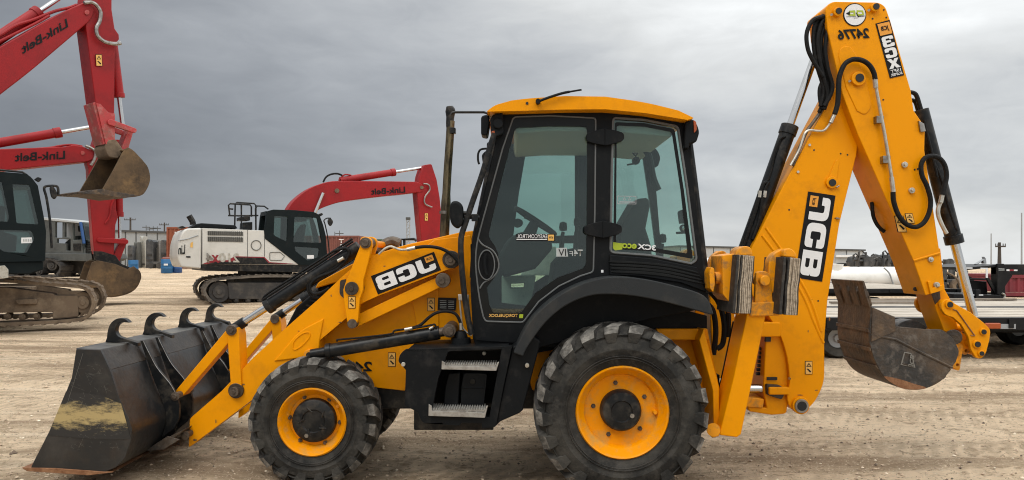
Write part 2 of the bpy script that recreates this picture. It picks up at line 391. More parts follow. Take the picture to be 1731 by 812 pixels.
def blockX(): return [[(0, 0), (.36, 0), (.5, .27), (.64, 0), (1, 0), (.68, .5), (1, 1), (.64, 1), (.5, .73), (.36, 1), (0, 1), (.32, .5)]]
def mapq(lps, O, U_, V_, s0, s1, t0, t1):
    r = []
    for lp in lps:
        q = []
        for x, y in lp:
            a_, b_ = s0 + (s1 - s0) * x, t0 + (t1 - t0) * y; q.append((O[0] + U_[0] * a_ + V_[0] * b_, O[1] + U_[1] * a_ + V_[1] * b_))
        r.append(q)
    return r
def V2(a_, b_): return (b_[0] - a_[0], b_[1] - a_[1])
def three_letter_logo(BR, BL, TR, P, parent, off):
    O, U_, V_ = BR, V2(BR, BL), V2(BR, TR)
    TL = (BL[0] + V_[0], BL[1] + V_[1])
    bg_ = MB().plate([BR, BL, TL, TR], P, .002, off=off).build('logo_decal', 'black_decal', parent)
    mb = MB()
    for lps, s0, s1 in ((blockJ(), .045, .315), (blockC(), .345, .63), (blockB(), .665, .955)):
        q = mapq(lps, O, U_, V_, s0, s1, .14, .86); mb.sheet(q[0], P, off - .004, holes=q[1:])
    mb.build('logo_lettering', 'white_decal', bg_)
    q = mapq([[(0, 0), (1, 0), (1, 1), (0, 1)]], O, U_, V_, .04, .165, .60, .90)[0]
    MB().sheet(q, P, off - .004).build('logo_square', 'orange_decal', bg_)
    s_ = lambda a_, b_: (O[0] + U_[0] * a_ + V_[0] * b_, O[1] + U_[1] * a_ + V_[1] * b_)
    write('JCB', s_(.06, .68), (U_[0] * .085, U_[1] * .085), (V_[0] * .13, V_[1] * .13), P, 'dark_ink', 'logo_mark', bg_, .02, off - .007)
def caution(x0, y0, x1, y1, P, parent, off=-.004, skew=0):
    """small yellow safety label: a warning triangle over a pictogram"""
    w_, h_ = x1 - x0, y1 - y0; sk = lambda f: skew * (1 - f)
    o = MB().plate([(x0 + skew, y0), (x1 + skew, y0), (x1, y1), (x0, y1)], P, .002, off=off).build('safety_label', 'dark_ink', parent)
    e = .07 * w_
    MB().sheet([(x0 + skew + e, y0 + e), (x1 + skew - e, y0 + e), (x1 - e, y1 - e), (x0 + e, y1 - e)], P, off - .002).build('label_face', 'label_yellow', o)
    cx_ = (x0 + x1) / 2 + skew * .7
    T = [(cx_, y0 + h_ * .12), (cx_ + w_ * .36, y0 + h_ * .42), (cx_ - w_ * .36, y0 + h_ * .42)]
    t2 = [(cx_, y0 + h_ * .20), (cx_ + w_ * .22, y0 + h_ * .38), (cx_ - w_ * .22, y0 + h_ * .38)]
    mb = MB(); mb.sheet(T, P, off - .004, holes=[t2]); mb.sheet([(cx_ - w_ * .05, y0 + h_ * .25), (cx_ + w_ * .05, y0 + h_ * .25), (cx_, y0 + h_ * .36)], P, off - .004)
    cx_ = (x0 + x1) / 2 + skew * .25
    mb.sheet([(cx_ - w_ * .32, y0 + h_ * .58), (cx_ - w_ * .1, y0 + h_ * .56), (cx_ + w_ * .32, y0 + h_ * .78), (cx_ + w_ * .15, y0 + h_ * .86), (cx_ - w_ * .05, y0 + h_ * .72)], P, off - .004)
    mb.build('label_pictogram', 'dark_ink', o)
YC = 6.15        # middle plane of the loader

# ------------------------------------------------------------------ ground
def ground():
    m = bpy.data.materials.new('sandy_ground'); m.use_nodes = True; M['ground'] = m; t = m.node_tree; bs = t.nodes['Principled BSDF']
    bs.inputs['Roughness'].default_value = .95; bs.inputs['Specular IOR Level'].default_value = .05
    g = t.nodes.new('ShaderNodeNewGeometry'); lk = t.links.new
    def nz(scale, st, det=8, rough=.65, rot=0):
        mp_ = t.nodes.new('ShaderNodeMapping'); mp_.inputs['Scale'].default_value = st; mp_.inputs['Rotation'].default_value = (0, 0, R(rot)); lk(g.outputs['Position'], mp_.inputs[0])
        n_ = t.nodes.new('ShaderNodeTexNoise'); n_.inputs['Scale'].default_value = scale; n_.inputs['Detail'].default_value = det; n_.inputs['Roughness'].default_value = rough; lk(mp_.outputs[0], n_.inputs[0]); return n_.outputs[0]
    def rng(s, lo, hi, a_=0, b_=1):
        r_ = t.nodes.new('ShaderNodeMapRange'); r_.inputs[1].default_value = lo; r_.inputs[2].default_value = hi; r_.inputs[3].default_value = a_; r_.inputs[4].default_value = b_; lk(s, r_.inputs[0]); return r_.outputs[0]
    def mixc(f, a_, b_):
        x = t.nodes.new('ShaderNodeMix'); x.data_type = 'RGBA'; lk(f, x.inputs[0])
        for i, c_ in ((6, a_), (7, b_)):
            if isinstance(c_, tuple): x.inputs[i].default_value = (*c_, 1)
            else: lk(c_, x.inputs[i])
        return x.outputs[2]
    base = mixc(rng(nz(.9, (1, 1, 1)), .35, .68), (.88, .69, .485), (.70, .53, .36))
    ruts = mixc(rng(nz(1.0, (.16, 1.5, 1), 9, .66, 7), .47, .62), base, (.38, .275, .18))
    pale = mixc(rng(nz(1.3, (.11, 1.0, 1), 8, .66, -4), .55, .70), ruts, (.86, .71, .53))
    clod_shade = mixc(rng(nz(5.5, (.6, 1.3, 1), 8, .75, 7), .53, .63), pale, (.42, .305, .20))  # clod relief painted as darker soil, since soft light flattens the bumps
    speck_shade = mixc(rng(nz(22, (.8, 1.1, 1), 6, .75), .56, .64), clod_shade, (.22, .155, .10))  # dark crumbs put into the colour for contrast that soft light lacks
    grit = mixc(rng(nz(48, (1, 1, 1), 4, .7), .57, .66), speck_shade, (.88, .75, .57))
    mpw = t.nodes.new('ShaderNodeMapping'); mpw.inputs['Rotation'].default_value = (0, 0, R(28)); lk(g.outputs['Position'], mpw.inputs[0])
    wv = t.nodes.new('ShaderNodeTexWave'); wv.inputs['Scale'].default_value = 2.1; wv.inputs['Distortion'].default_value = 5.0; wv.inputs['Detail'].default_value = 4; wv.inputs['Detail Scale'].default_value = 2.5; lk(mpw.outputs[0], wv.inputs[0])
    msk = rng(nz(.9, (.14, 1.3, 1), 5, .6, 3), .48, .60)
    wm = t.nodes.new('ShaderNodeMath'); wm.operation = 'MULTIPLY'; lk(wv.outputs['Fac'], wm.inputs[0]); lk(msk, wm.inputs[1])
    wm2 = t.nodes.new('ShaderNodeMath'); wm2.operation = 'MULTIPLY'; lk(wm.outputs[0], wm2.inputs[0]); wm2.inputs[1].default_value = .45
    grit = mixc(wm2.outputs[0], grit, (.33, .235, .15))
    lk(grit, bs.inputs['Base Color'])
    def bump(h, st, dist, prev=None):
        b_ = t.nodes.new('ShaderNodeBump'); b_.inputs['Strength'].default_value = st; b_.inputs['Distance'].default_value = dist; lk(h, b_.inputs['Height'])
        if prev: lk(prev, b_.inputs['Normal'])
        return b_.outputs[0]
    b1 = bump(nz(2.2, (.35, 1.6, 1), 9, .68, 7), .9, .10)
    b1 = bump(wm.outputs[0], .8, .035, b1)
    b2 = bump(nz(9, (.7, 1.2, 1), 8, .75, 7), 1.0, .085, b1); b2 = bump(nz(34, (1, 1, 1), 6, .75), 1.0, .028, b2)
    lk(b2, bs.inputs['Normal'])
    ys = []; y = -14.0
    while y < 3.2: ys.append(y); y += .8
    y = 3.2
    while y < 14: ys.append(y); y += .055 * (1 + (y - 3.2) * .10)
    while y < 3200: ys.append(y); y *= 1.035
    K = 420; bm = bmesh.new(); rows = []
    for y in ys:
        hw = 7 + abs(y) * 1.25; row = []
        for i in range(K + 1):
            x = hw * (2 * i / K - 1); z = gz(x, y)
            if 2 < y < 60:
                fade = 1 if y < 30 else (60 - y) / 30
                z += fade * (.030 * noise.noise((x * .35, y * 1.1, 0)) + .022 * noise.noise((x * 1.1 + y * .3, y * 3.4, 4)))
                if y < 14: z += .016 * noise.noise((x * 4, y * 9, 2)) + .010 * noise.noise((x * 12, y * 18, 7))
            row.append(bm.verts.new((x, y, z - .02)))
        rows.append(row)
    for a_, b_ in zip(rows, rows[1:]):
        for i in range(K): bm.faces.new((a_[i], a_[i + 1], b_[i + 1], b_[i]))
    me = bpy.data.meshes.new('ground'); bm.to_mesh(me); bm.free(); me.materials.append(m)
    for p in me.polygons: p.use_smooth = True
    o = bpy.data.objects.new('ground', me); col.objects.link(o); o['kind'] = 'structure'; o['label'] = 'sandy rutted gravel yard'
ground()
def gravel():
    """loose stones and clods lying on the yard: one uncountable mass"""
    bm = bmesh.new(); rnd = random.Random(3)
    for k in range(20000):
        y = 4.2 + 16 * rnd.random() ** 2.2; x = (rnd.random() * 2 - 1) * (1.0 + y * .85); s_ = .0045 + .016 * rnd.random() ** 3.5
        if k < 60: s_ = .02 + .016 * rnd.random()
        z = gz(x, y) - .02 + .030 * noise.noise((x * .35, y * 1.1, 0)) + .022 * noise.noise((x * 1.1 + y * .3, y * 3.4, 4))
        vs = []
        for (a_, b_, c_) in ((1, 0, 0), (-1, 0, 0), (0, 1, 0), (0, -1, 0), (0, 0, 1), (0, 0, -1)):
            q = s_ * (.7 + .6 * rnd.random()); vs.append(bm.verts.new((x + a_ * q, y + b_ * q, z + c_ * q * .7 + s_ * .25)))
        for f in ((0, 2, 4), (2, 1, 4), (1, 3, 4), (3, 0, 4), (2, 0, 5), (1, 2, 5), (3, 1, 5), (0, 3, 5)): bm.faces.new([vs[i] for i in f]).material_index = (0, 0, 1, 0, 0, 0, 0, 2)[k % 8]
    me = bpy.data.meshes.new('gravel'); bm.to_mesh(me); bm.free(); [me.materials.append(M[q_]) for q_ in ('stone', 'stone_pale', 'stone_dark')]
    o = bpy.data.objects.new('gravel', me); col.objects.link(o); o['kind'] = 'stuff'; o['label'] = 'loose stones scattered over the sandy yard'
gravel()

# ------------------------------------------------------------------ the backhoe loader
LD = thing('backhoe_loader', 'big yellow backhoe loader with black cab, parked side-on in front of everything', 'backhoe loader', (-.2, YC, 0))

# --- wheels
def lugs(mb, R0, R1, w_, n, c_, y0, hw):
    for sd_ in (0, 1):
        for k in range(n):
            th = 2 * math.pi * (k + .5 * sd_) / n
            path = [((R1, .53 * w_), (R0 - .02, .53 * w_), .00, hw * .62), ((R1, .30 * w_), (R0 - .02, .30 * w_), .10, hw * .85), ((R1 - .012, .055 * w_), (R0 - .05, .10 * w_), .20, hw * 1.05),
                    ((R1 - .055, -.012), (R1 - .09, .10 * w_), .225, hw * 1.0), ((R1 - .125, -.008), (R1 - .15, .06 * w_), .24, hw * .72)]
            secs = []
            for (ro, yo), (ri, yi), dth, h_ in path:
                t = th + dth; q = []
                for r_, yy, s_ in ((ro, yo, -1), (ro, yo, 1), (ri, yi, 1.25), (ri, yi, -1.25)):
                    tt = t + s_ * h_; yy = yy if sd_ == 0 else w_ - yy
                    q.append(mb.bm.verts.new((c_[0] + r_ * math.cos(tt), y0 + yy, c_[2] + r_ * math.sin(tt))))
                secs.append(q)
            for i in range(len(secs) - 1):
                a_, b_ = secs[i], secs[i + 1]
                for j in range(4):
                    f = mb.bm.faces.new((a_[j], a_[(j + 1) % 4], b_[(j + 1) % 4], b_[j])); f.material_index = (1 if i < 3 else 0) if j == 0 else 2 if i < 2 else 0
            mb.bm.faces.new(secs[0]); mb.bm.faces.new(secs[-1][::-1])
def wheel(name, c_, y0, w_, R1, rr, hubr, nl, bolts, rear, far):
    e = sub_empty(name, LD)
    def fin(mb, *a_, **k):
        if far: mb.mirror()
        return mb.build(*a_, **k)
    R0 = R1 - .022
    prof = [(rr - .012, .05), (rr + .006, .022), (rr + .03, .012), (rr + (R0 - rr) * .45, -.016), (rr + (R0 - rr) * .72, .0), (R0 - .045, .022), (R0 - .008, .075), (R0, w_ * .3), (R0 + .006, w_ * .5)]
    prof = prof + [(r_, w_ - y_) for r_, y_ in prof[-2::-1]]
    mb = MB(); mb.lathe([(r_, y0 + y_) for r_, y_ in prof], (c_[0], 0, c_[2]), 96)
    lugs(mb, R0, R1, w_, nl, c_, y0, 1.75 / nl)
    # moulded ridges on the sidewall
    for k, rf in enumerate((.20, .26, .80)):
        r_ = rr + (R0 - rr) * rf; mb.lathe([(r_, y0 - .012 if k < 2 else y0 + .01), (r_ + .004, y0 - .018 if k < 2 else y0 - .006), (r_ + .008, y0 - .012 if k < 2 else y0 + .01)], (c_[0], 0, c_[2]), 72)
    fin(mb, 'tyre', ['tyre', 'tyre_tread', 'tread_groove'], e, smooth=28)
    if rear: rp_ = [(rr, .05), (rr + .004, .018), (rr - .006, .006), (rr - .018, .014), (rr - .026, .055), (rr - .06, .075), (rr - .066, .10), (rr - .075, .125), (.15, .132), (.10, .132), (.0, .132)]
    else: rp_ = [(rr, .05), (rr + .003, .016), (rr - .008, .006), (rr - .022, .02), (rr - .03, .075), (rr - .06, .095), (rr - .066, .108), (.12, .105), (0, .105)]
    mb = MB().lathe([(r_, y0 + y_) for r_, y_ in rp_], (c_[0], 0, c_[2]), 80)
    rim = fin(mb, 'rim', 'yellow_rim', e, smooth=50)
    d_ = .132 if rear else .105; h_ = .075 if rear else .05
    mb = MB().lathe([(hubr + .006, y0 + d_), (hubr, y0 + d_ - h_ * .8), (hubr - .012, y0 + d_ - h_), (hubr * .55, y0 + d_ - h_ - .006), (hubr * .5, y0 + d_ - h_ + .004), (hubr * .2, y0 + d_ - h_ + .003), (0, y0 + d_ - h_ + .003)], (c_[0], 0, c_[2]), 48)
    if not rear:
        for k in range(5):
            t = 2 * math.pi * k / 5 + .4; a0 = Vector((c_[0] + math.cos(t) * .07, y0 + d_ - h_ - .006, c_[2] + math.sin(t) * .07)); b0 = Vector((c_[0] + math.cos(t + .35) * .115, y0 + d_ - h_ - .004, c_[2] + math.sin(t + .35) * .115)); mb.tube([a0, b0], .006, 6)
    hub = fin(mb, 'hub_cap', 'black_paint', e, smooth=40)
    nb = 5 if rear else 6
    for k in range(nb):
        t = 2 * math.pi * k / nb + bolts; q = (c_[0] + math.cos(t) * (hubr + (.055 if rear else .03)), 0, c_[2] + math.sin(t) * (hubr + (.055 if rear else .03)))
        mb = MB().lathe([(0, y0 + d_ - .024), (.010, y0 + d_ - .024), (.010, y0 + d_ - .010), (.018, y0 + d_ - .010), (.018, y0 + d_ + .01)], q, 6)
        fin(mb, 'wheel_bolt', 'pin_steel', e, smooth=20)
    t = -.05 if rear else .55
    q = (c_[0] + math.cos(t) * (rr - .085 if rear else rr - .05), 0, c_[2] + math.sin(t) * (rr - .085 if rear else rr - .05))
    fin(MB().cyl((q[0], y0 + .08, q[2]), (q[0], y0 + .13, q[2]), .014, .02, 10), 'tyre_valve', 'yellow_worn', e)
    fin(MB().lathe([(0, y0 + d_ - h_ - .012), (.016, y0 + d_ - h_ - .012), (.018, y0 + d_ - h_ + .004)], (c_[0] + (.075 if rear else -.05), 0, c_[2] - (.03 if rear else .11)), 12), 'drain_plug', 'steel', e)
for far in (0, 1):
    wheel('rear_wheel', (.797, 0, .637), 5.10, .46, .6375, .335, .146, 21, 1.75, True, far)
    wheel('front_wheel', (-1.533, 0, .494), 5.42, .33, .502, .262, .166, 19, .95, False, far)
MB().cyl((-1.533, 5.6, .49), (-1.533, 6.7, .49), .085).box((-1.66, 5.85, .40), (-1.40, 6.45, .58)).cyl((.797, 5.4, .637), (.797, 6.9, .637), .13).box((.6, 5.8, .45), (1.0, 6.5, .85)).build('axle', 'black_paint', LD, .01)

# --- chassis side plates, bonnet, grille
CH = 5.76
chs = [(812, 470), (812, 590), (700, 592), (684, 661), (630, 655), (560, 628), (538, 612), (538, 545), (600, 500), (690, 440), (735, 405), (795, 398)]
for far in (0, 1):
    mb = MB().plate(chs, CH, .03); mb.plate([(690, 470), (742, 432), (742, 555), (706, 560)], CH, .02, off=-.012)
    if far: mb.mirror()
    cs = mb.build('chassis_plate', 'yellow_paint', LD, .006)
    if not far:
        write('24776', (629, 628), (-74, 0), (0, -17), CH, 'dark_ink', 'fleet_number', cs, .03)
        caution(656, 596, 669, 620, CH, cs, -.004)
        caution(722.5, 503.5, 735.5, 526, CH, cs, -.018)
        pd = MB().plate([(741, 503), (772, 504), (770.5, 525), (740, 524)], CH, .002, off=-.018).build('rating_plate', 'black_decal', cs)
        mb = MB()
        for k in range(5): mb.sheet([(744, 508 + 3 * k), (755, 508.3 + 3 * k), (755, 509 + 3 * k), (744, 508.7 + 3 * k)], CH, -.0215); mb.sheet([(758, 508.4 + 3 * k), (768, 508.7 + 3 * k), (768, 509.4 + 3 * k), (758, 509.1 + 3 * k)], CH, -.0215)
        mb.build('plate_print', 'grey_decal', pd)
MB().box((-1.75, 5.80, .52), (1.7, 6.5, .80)).box((-.8, 5.78, .35), (-.15, 6.5, .75)).box((-1.35, 5.80, .8), (-.35, 6.5, 1.35)).build('main_frame', 'black_paint', LD, .01)
bon = rp([(800, 390, 3), (775, 393.5), (735, 403), (690, 413), (640, 428, 20), (594, 447), (537, 478, 6), (533, 488), (596, 470), (640, 470), (800, 462)])
BN = MB().plate(bon, 5.80, .70).build('bonnet', 'yellow_paint', LD, .045, 4)
MB().plate([(541, 484), (500, 520), (478, 562), (500, 600), (600, 600), (640, 470), (596, 471)], 5.84, .62).build('front_grille', 'black_plastic', LD, .02)
mb = MB()
for k in range(9): mb.plate(bar((536 - 6 * k, 492 + 8.2 * k), (560, 500 + 8 * k), 1.2), 5.825, .03)
mb.build('grille_slat', 'black_paint', LD)

# --- loader bucket
BY0, BY1 = 5.0, 7.30
side_o = rp([(128.8, 590, 3), (170, 592), (186, 626), (201.5, 673), (217, 707), (223, 726), (221, 745), (212, 773), (196, 790), (170, 801), (50, 797), (54, 786), (92, 712), (121, 639)], 4)
back = [(128.8, 590), (170, 592), (186, 626)] + cat2([(186, 626), (201.5, 673), (217, 707), (223, 726), (221, 745), (212, 773), (196, 790), (170, 801)], 4)[1:] + [(50, 797)]
mb = MB(); mb.plate(ribbon(back, 3.5), BY0 + .012, BY1 - BY0 - .024)
LB = mb.build('loader_bucket', 'bucket_black', LD, .003, smooth=30)
MB().plate([(129, 588.6), (170, 590.6), (170, 592.2), (129, 590.2)], BY0 + .024, BY1 - BY0 - .048).build('top_plate', 'lit_top_dust', LB, .002)
MB().plate([(170.3, 590.6), (172.2, 591), (188.2, 625), (186.3, 626)], BY0 + .024, BY1 - BY0 - .048).build('torsion_band', 'band_brown', LB, .003)
for far in (0, 1):
    mb = MB().plate(side_o, BY0, .022)
    if far: mb.mirror()
    sp_ = mb.build('bucket_side', 'bucket_black', LB, .003)
    if not far:
        mb = MB(); top = [(112, 662), (140, 664), (170, 668), (205, 682)]; bot = [(222, 742), (190, 743), (140, 741), (81, 736)]
        mb.sheet(cat2(top, 1) + cat2(bot, 1), BY0, -.003).build('worn_patch', 'wear_band', sp_)
        mb = MB(); rs = random.Random(5)
        for k in range(120):
            x = 110 + rs.random() * 90; y = 610 + rs.random() * 150; a_ = R(rs.choice((12, 20, 28, -15, 65, -70)) + rs.random() * 14); l_ = 4 + 20 * rs.random() ** 2
            x2, y2 = x + math.cos(a_) * l_, y + math.sin(a_) * l_
            lim = lambda yy: 128 - (yy - 590) * .30
            if min(x, x2) < lim(max(y, y2)) + 3 or max(x, x2) > 165 + (min(y, y2) - 592) * .42: continue
            mb.sheet(bar((x, y), (x2, y2), .04 + .13 * rs.random(), .05, n=2), BY0, -.0045)
        mb.sheet(bar((141, 597), (111, 693), .22, .18, n=2), BY0, -.0045)
        mb.build('scratches', 'pin_scratch', sp_)['kind'] = 'stuff'
mb = MB().plate([(36, 791), (92, 792), (190, 799), (150, 804), (45, 797)], BY0 - .01, BY1 - BY0 + .02); mb.build('cutting_edge', 'rust', LB, .003)
hook = rp([(128, 590), (131, 582), (132, 570, 8), (137, 555, 10), (150, 546, 10), (164, 547, 6), (172, 555), (158, 553, 6), (148, 560, 5), (146, 572, 6), (152, 580, 4), (187, 591), (187, 598), (168, 590)])
for yy in (5.36, 5.90, 6.52, 7.08):
    MB().plate(hook, 5.0, .05, off=0).shift((0, yy - 5.0, .004)).build('bucket_hook', 'black_paint', LB, .004)
# two pairs of mounting brackets on the bucket's back
br_o = [(174, 590), (180, 590), (187, 606), (205, 640), (228, 668), (241, 690), (247, 712), (246, 735), (238, 752), (218, 768), (196, 789), (214, 770), (221, 745), (222, 726), (212, 695), (196, 655)]
for yy in (5.50, 5.73, 6.53, 6.76):
    bk_ = MB().plate(rp([(x, y) for x, y in br_o]), 5.0, .028).shift((0, yy - 5.0, 0)).build('mounting_bracket', 'black_paint', LB, .003)
    MB().tube([pl(x, y, 5.0) for x, y in cat2([(180, 591), (187, 606), (205, 640), (228, 668), (239, 686)], 4)], .0022, 6).shift((0, yy - 5.0, 0)).build('worn_edge', 'steel', LB)
sx = lambda px, py, Yf: (pl(px, py, Yf).x, pl(px, py, Yf).z)
for m_ in (0, 1):
    for (px, py) in ((296.5, 670), (313.5, 736)):
        x, z = sx(px, py, 5.5); mb = MB().lathe([(0, 5.478), (.016, 5.478), (.018, 5.484), (.018, 5.49), (.034, 5.492), (.034, 5.50), (.026, 5.502), (.026, 5.76), (0, 5.76)], (x, 0, z), 20)
        if m_: mb.mirror()
        mb.build('bucket_pin', 'pin_steel', LB)
MB().plate([(194, 789), (236, 762), (258, 768), (230, 786)], 5.0, .012).shift((0, .40, 0)).build('skid_plate', 'bucket_dark', LB, .002)
mb = MB().plate(rp([(197, 796), (213, 776), (262, 752), (258, 758), (215, 786)]), 5.0, .38); mb.shift((0, .42, 0)); mb.build('skid_plate', 'bucket_dark', LB, .003)

# --- loader arms, levers, rods (near side, then mirrored to the far side)
AY = 5.58
arm = rp([(319, 757, 3), (321, 708, 4), (330, 700), (375, 661), (427, 606), (476, 561), (544, 501), (592, 455, 30), (629, 432), (666, 421), (735, 416, 20), (765, 422, 12), (779, 440, 14), (768, 454, 5), (754, 457), (640, 500), (609, 514, 10), (584, 539), (540, 576), (539, 610), (440, 666)])
for far in (0, 1):
    def fin(mb, *a_, **k):
        if far: mb.mirror()
        return mb.build(*a_, **k)
    A = fin(MB().plate(arm, AY, .13), 'loader_arm', 'yellow_paint', LD, .008)
    mb = MB(); mb.plate(rp([(463, 611), (476, 596), (505, 560, 20), (548, 538), (541, 575), (539, 600), (520, 604)]), AY, .02, off=-.012); fin(mb, 'gusset', 'yellow_paint', A, .010)
    fin(MB().tube([pl(x, y, AY - .013) for x, y in cat2([(495, 588), (497, 577), (510, 565), (522, 562), (523, 570), (512, 583), (500, 591)], 5, True)], .006, 6, closed=True), 'pressed_rib', 'yellow_paint', A)
    fin(MB().plate(circ(525.5, 599, 9), AY, .05, off=-.05), 'arm_bush', 'yellow_worn', A, .004)
    fin(MB().plate(circ(525.5, 599, 5.0), AY, .01, off=-.053), 'bush_bore', 'dark_bore', A)
    for (x, y, r_) in ((763, 439, 15), (400, 660, 13)):
        mb = MB().plate(circ(x, y, r_), AY, .05, off=-.022); fin(mb, 'pivot_boss', 'grease', A, .006)
        fin(MB().plate(circ(x - 1, y + 1, r_ * .62), AY, .04, off=-.05).plate(circ(x - 1, y + 1, r_ * .3, 6), AY, .03, off=-.058), 'pivot_pin', 'pin_steel', A, .003)
    # parallel lift link under the arm
    lk_ = fin(MB().plate([(600, 534), (714, 480), (752, 463), (757, 480), (743, 487), (604, 553)], AY + .03, .07), 'parallel_link', 'yellow_paint', LD, .006)
    fin(MB().plate(circ(749, 474, 12.5), AY, .06, off=-.03).plate(circ(747.5, 475, 5.5), AY, .03, off=-.045), 'pivot_pin', 'pin_steel', lk_, .004)
    # rocker lever over the arm
    LY = 5.515
    lev = rp([(609, 402, 9), (618, 399.5, 5), (628, 404, 9), (629, 415), (622, 446), (614.5, 473), (614, 490), (608.5, 505), (605, 545, 6), (596, 556, 9), (586.5, 545, 6), (581, 508), (580, 490), (584, 478), (608, 418)])
    lv = fin(MB().plate(lev, LY, .05).plate(bar((618, 411), (596, 488), 12, 10), LY, .05, off=.19), 'rocker_lever', 'yellow_paint', LD, .007)
    fin(MB().plate(circ(618, 411, 9.5, 24), LY, .30, off=-.014).plate(circ(618, 411, 6), LY, .02, off=-.026), 'lever_pin', 'pin_steel', lv, .003)
    fin(MB().plate(circ(595, 488, 11.5), LY, .06, off=-.018).plate(circ(595, 488, 4), LY, .02, off=-.028), 'lever_pin', 'grease', lv, .003)
    fin(MB().plate(circ(595.5, 547.5, 8), LY, .08, off=-.012), 'lever_pin', 'pin_steel', lv, .003)
    for pg in ([(575, 474, 4), (585, 472), (582, 505), (574, 498, 5)], [(612, 474), (618, 486, 5), (612, 500, 4), (606, 512)]): fin(MB().plate(rp(pg), AY, .006, off=-.004), 'grease_stain', 'grease', A)
    if not far: caution(589, 501, 601, 521.5, LY, lv, -.004)
    # front tipping levers
    tl = fin(MB().plate(rp([(383, 556, 3), (391, 550, 8), (400, 554, 4), (403.5, 566), (408, 655, 4), (400, 668, 8), (390, 655, 4)]), 5.56, .16), 'tipping_lever', 'yellow_paint', LD, .006)
    fin(MB().plate(circ(391.5, 558.5, 8.8), 5.56, .19, off=-.014).plate(circ(391.5, 558.5, 5, 6), 5.56, .02, off=-.028), 'lever_pin', 'pin_steel', tl, .003)
    fin(MB().plate(bar((392, 560), (303, 665), 8.5, 7.5), 5.575, .12), 'tipping_link', 'yellow_paint', LD, .006)
    # tilt ram
    a_, b_ = pl(617, 412, 5.66), pl(392, 558, 5.66); d_ = (b_ - a_)
    tr_ = fin(MB().cyl(a_ + d_ * .04, a_ + d_ * .735, .054).cyl(a_ + d_ * .70, a_ + d_ * .738, .062), 'tilt_ram', 'black_paint', LD, .004)
    fin(MB().cyl(a_ + d_ * .73, a_ + d_ * .93, .030), 'ram_rod', 'chrome', tr_)
    fin(MB().cyl(a_ + d_ * .90, b_, .040), 'rod_eye', 'black_paint', tr_, .004)
    for k, (of, rr_) in enumerate(((.062, .009), (.085, .009))):
        u_ = Vector((.0, 0, 1)); p_ = [a_ + d_ * t_ + Vector((-of * .55, -.03 + .03 * k, of * .85)) for t_ in (.05, .3, .5, .70)]
        fin(MB().tube(cat([p_[0], p_[1], p_[2], p_[3], a_ + d_ * .745 + Vector((-.02, 0, .05))], 5), rr_, 8), 'ram_pipe', 'rubber_hose', tr_)
    # lift ram
    if True:
        p0, p1 = pl(541, 596, 5.50), pl(757, 560, 5.50); d2 = p1 - p0
        lr = fin(MB().cyl(p0 + d2 * .05, p0 + d2 * .935, .053).cyl(p0 + d2 * .05, p0 + d2 * .09, .060), 'lift_ram', 'black_paint', LD, .004)
        fin(MB().cyl(p0 - d2 * .07, p0 + d2 * .06, .036), 'ram_rod', 'black_paint', lr)
        fin(MB().cyl(p0 + d2 * .93, p0 + d2 * .985, .036), 'ram_eye', 'pin_steel', lr)
        fin(MB().plate(circ(759, 559.5, 11.5), 5.44, .3).plate(circ(759.5, 560.5, 7.5), 5.44, .03, off=-.02), 'ram_pin', 'pin_steel', lr, .004)
        fin(MB().tube(cat([pl(x, y, 5.46) for x, y in ((571, 577), (572, 574.5), (610, 571), (660, 565), (668, 559), (700, 555), (728, 550), (735, 549), (737, 556))], 4), .008, 8), 'ram_pipe', 'rubber_hose', lr)
        fin(MB().cyl(pl(684, 557.5, 5.45), pl(697, 555, 5.45), .013).cyl(pl(726, 556.5, 5.45), pl(732, 553, 5.45), .010), 'pipe_fitting', 'zinc', lr)
logoY = AY - .002
for o in [c for c in LD.children if c.name.startswith('loader_arm')][:1]: three_letter_logo((745.5, 456.8), (639, 498), (733.6, 425.8), AY, o, -.004)
# cross tubes between the two arms
MB().cyl(pl(470, 640, 5.65) , pl(470, 640, 5.65) + Vector((0, 1.0, 0)), .07).cyl(pl(618, 411, 5.66), pl(618, 411, 5.66) + Vector((0, .98, 0)), .028).build('cross_tube', 'yellow_paint', LD)
MB().tube(cat([pl(x, y, 5.6) for x, y in ((563, 425), (585, 420), (589, 433), (570, 455), (540, 468), (527, 478), (524, 490), (531, 497), (545, 494), (556, 487))], 6), .012, 8).tube(cat([pl(x, y, 5.62) for x, y in ((560, 440), (582, 432), (575, 446), (550, 462), (531, 472), (520, 486), (530, 503), (552, 500))], 6), .011, 8).build('hydraulic_hose', 'rubber_hose', LD)
MB().cyl(pl(571, 441.5, 5.58), pl(581, 436, 5.58), .014).build('hose_fitting', 'zinc', LD)
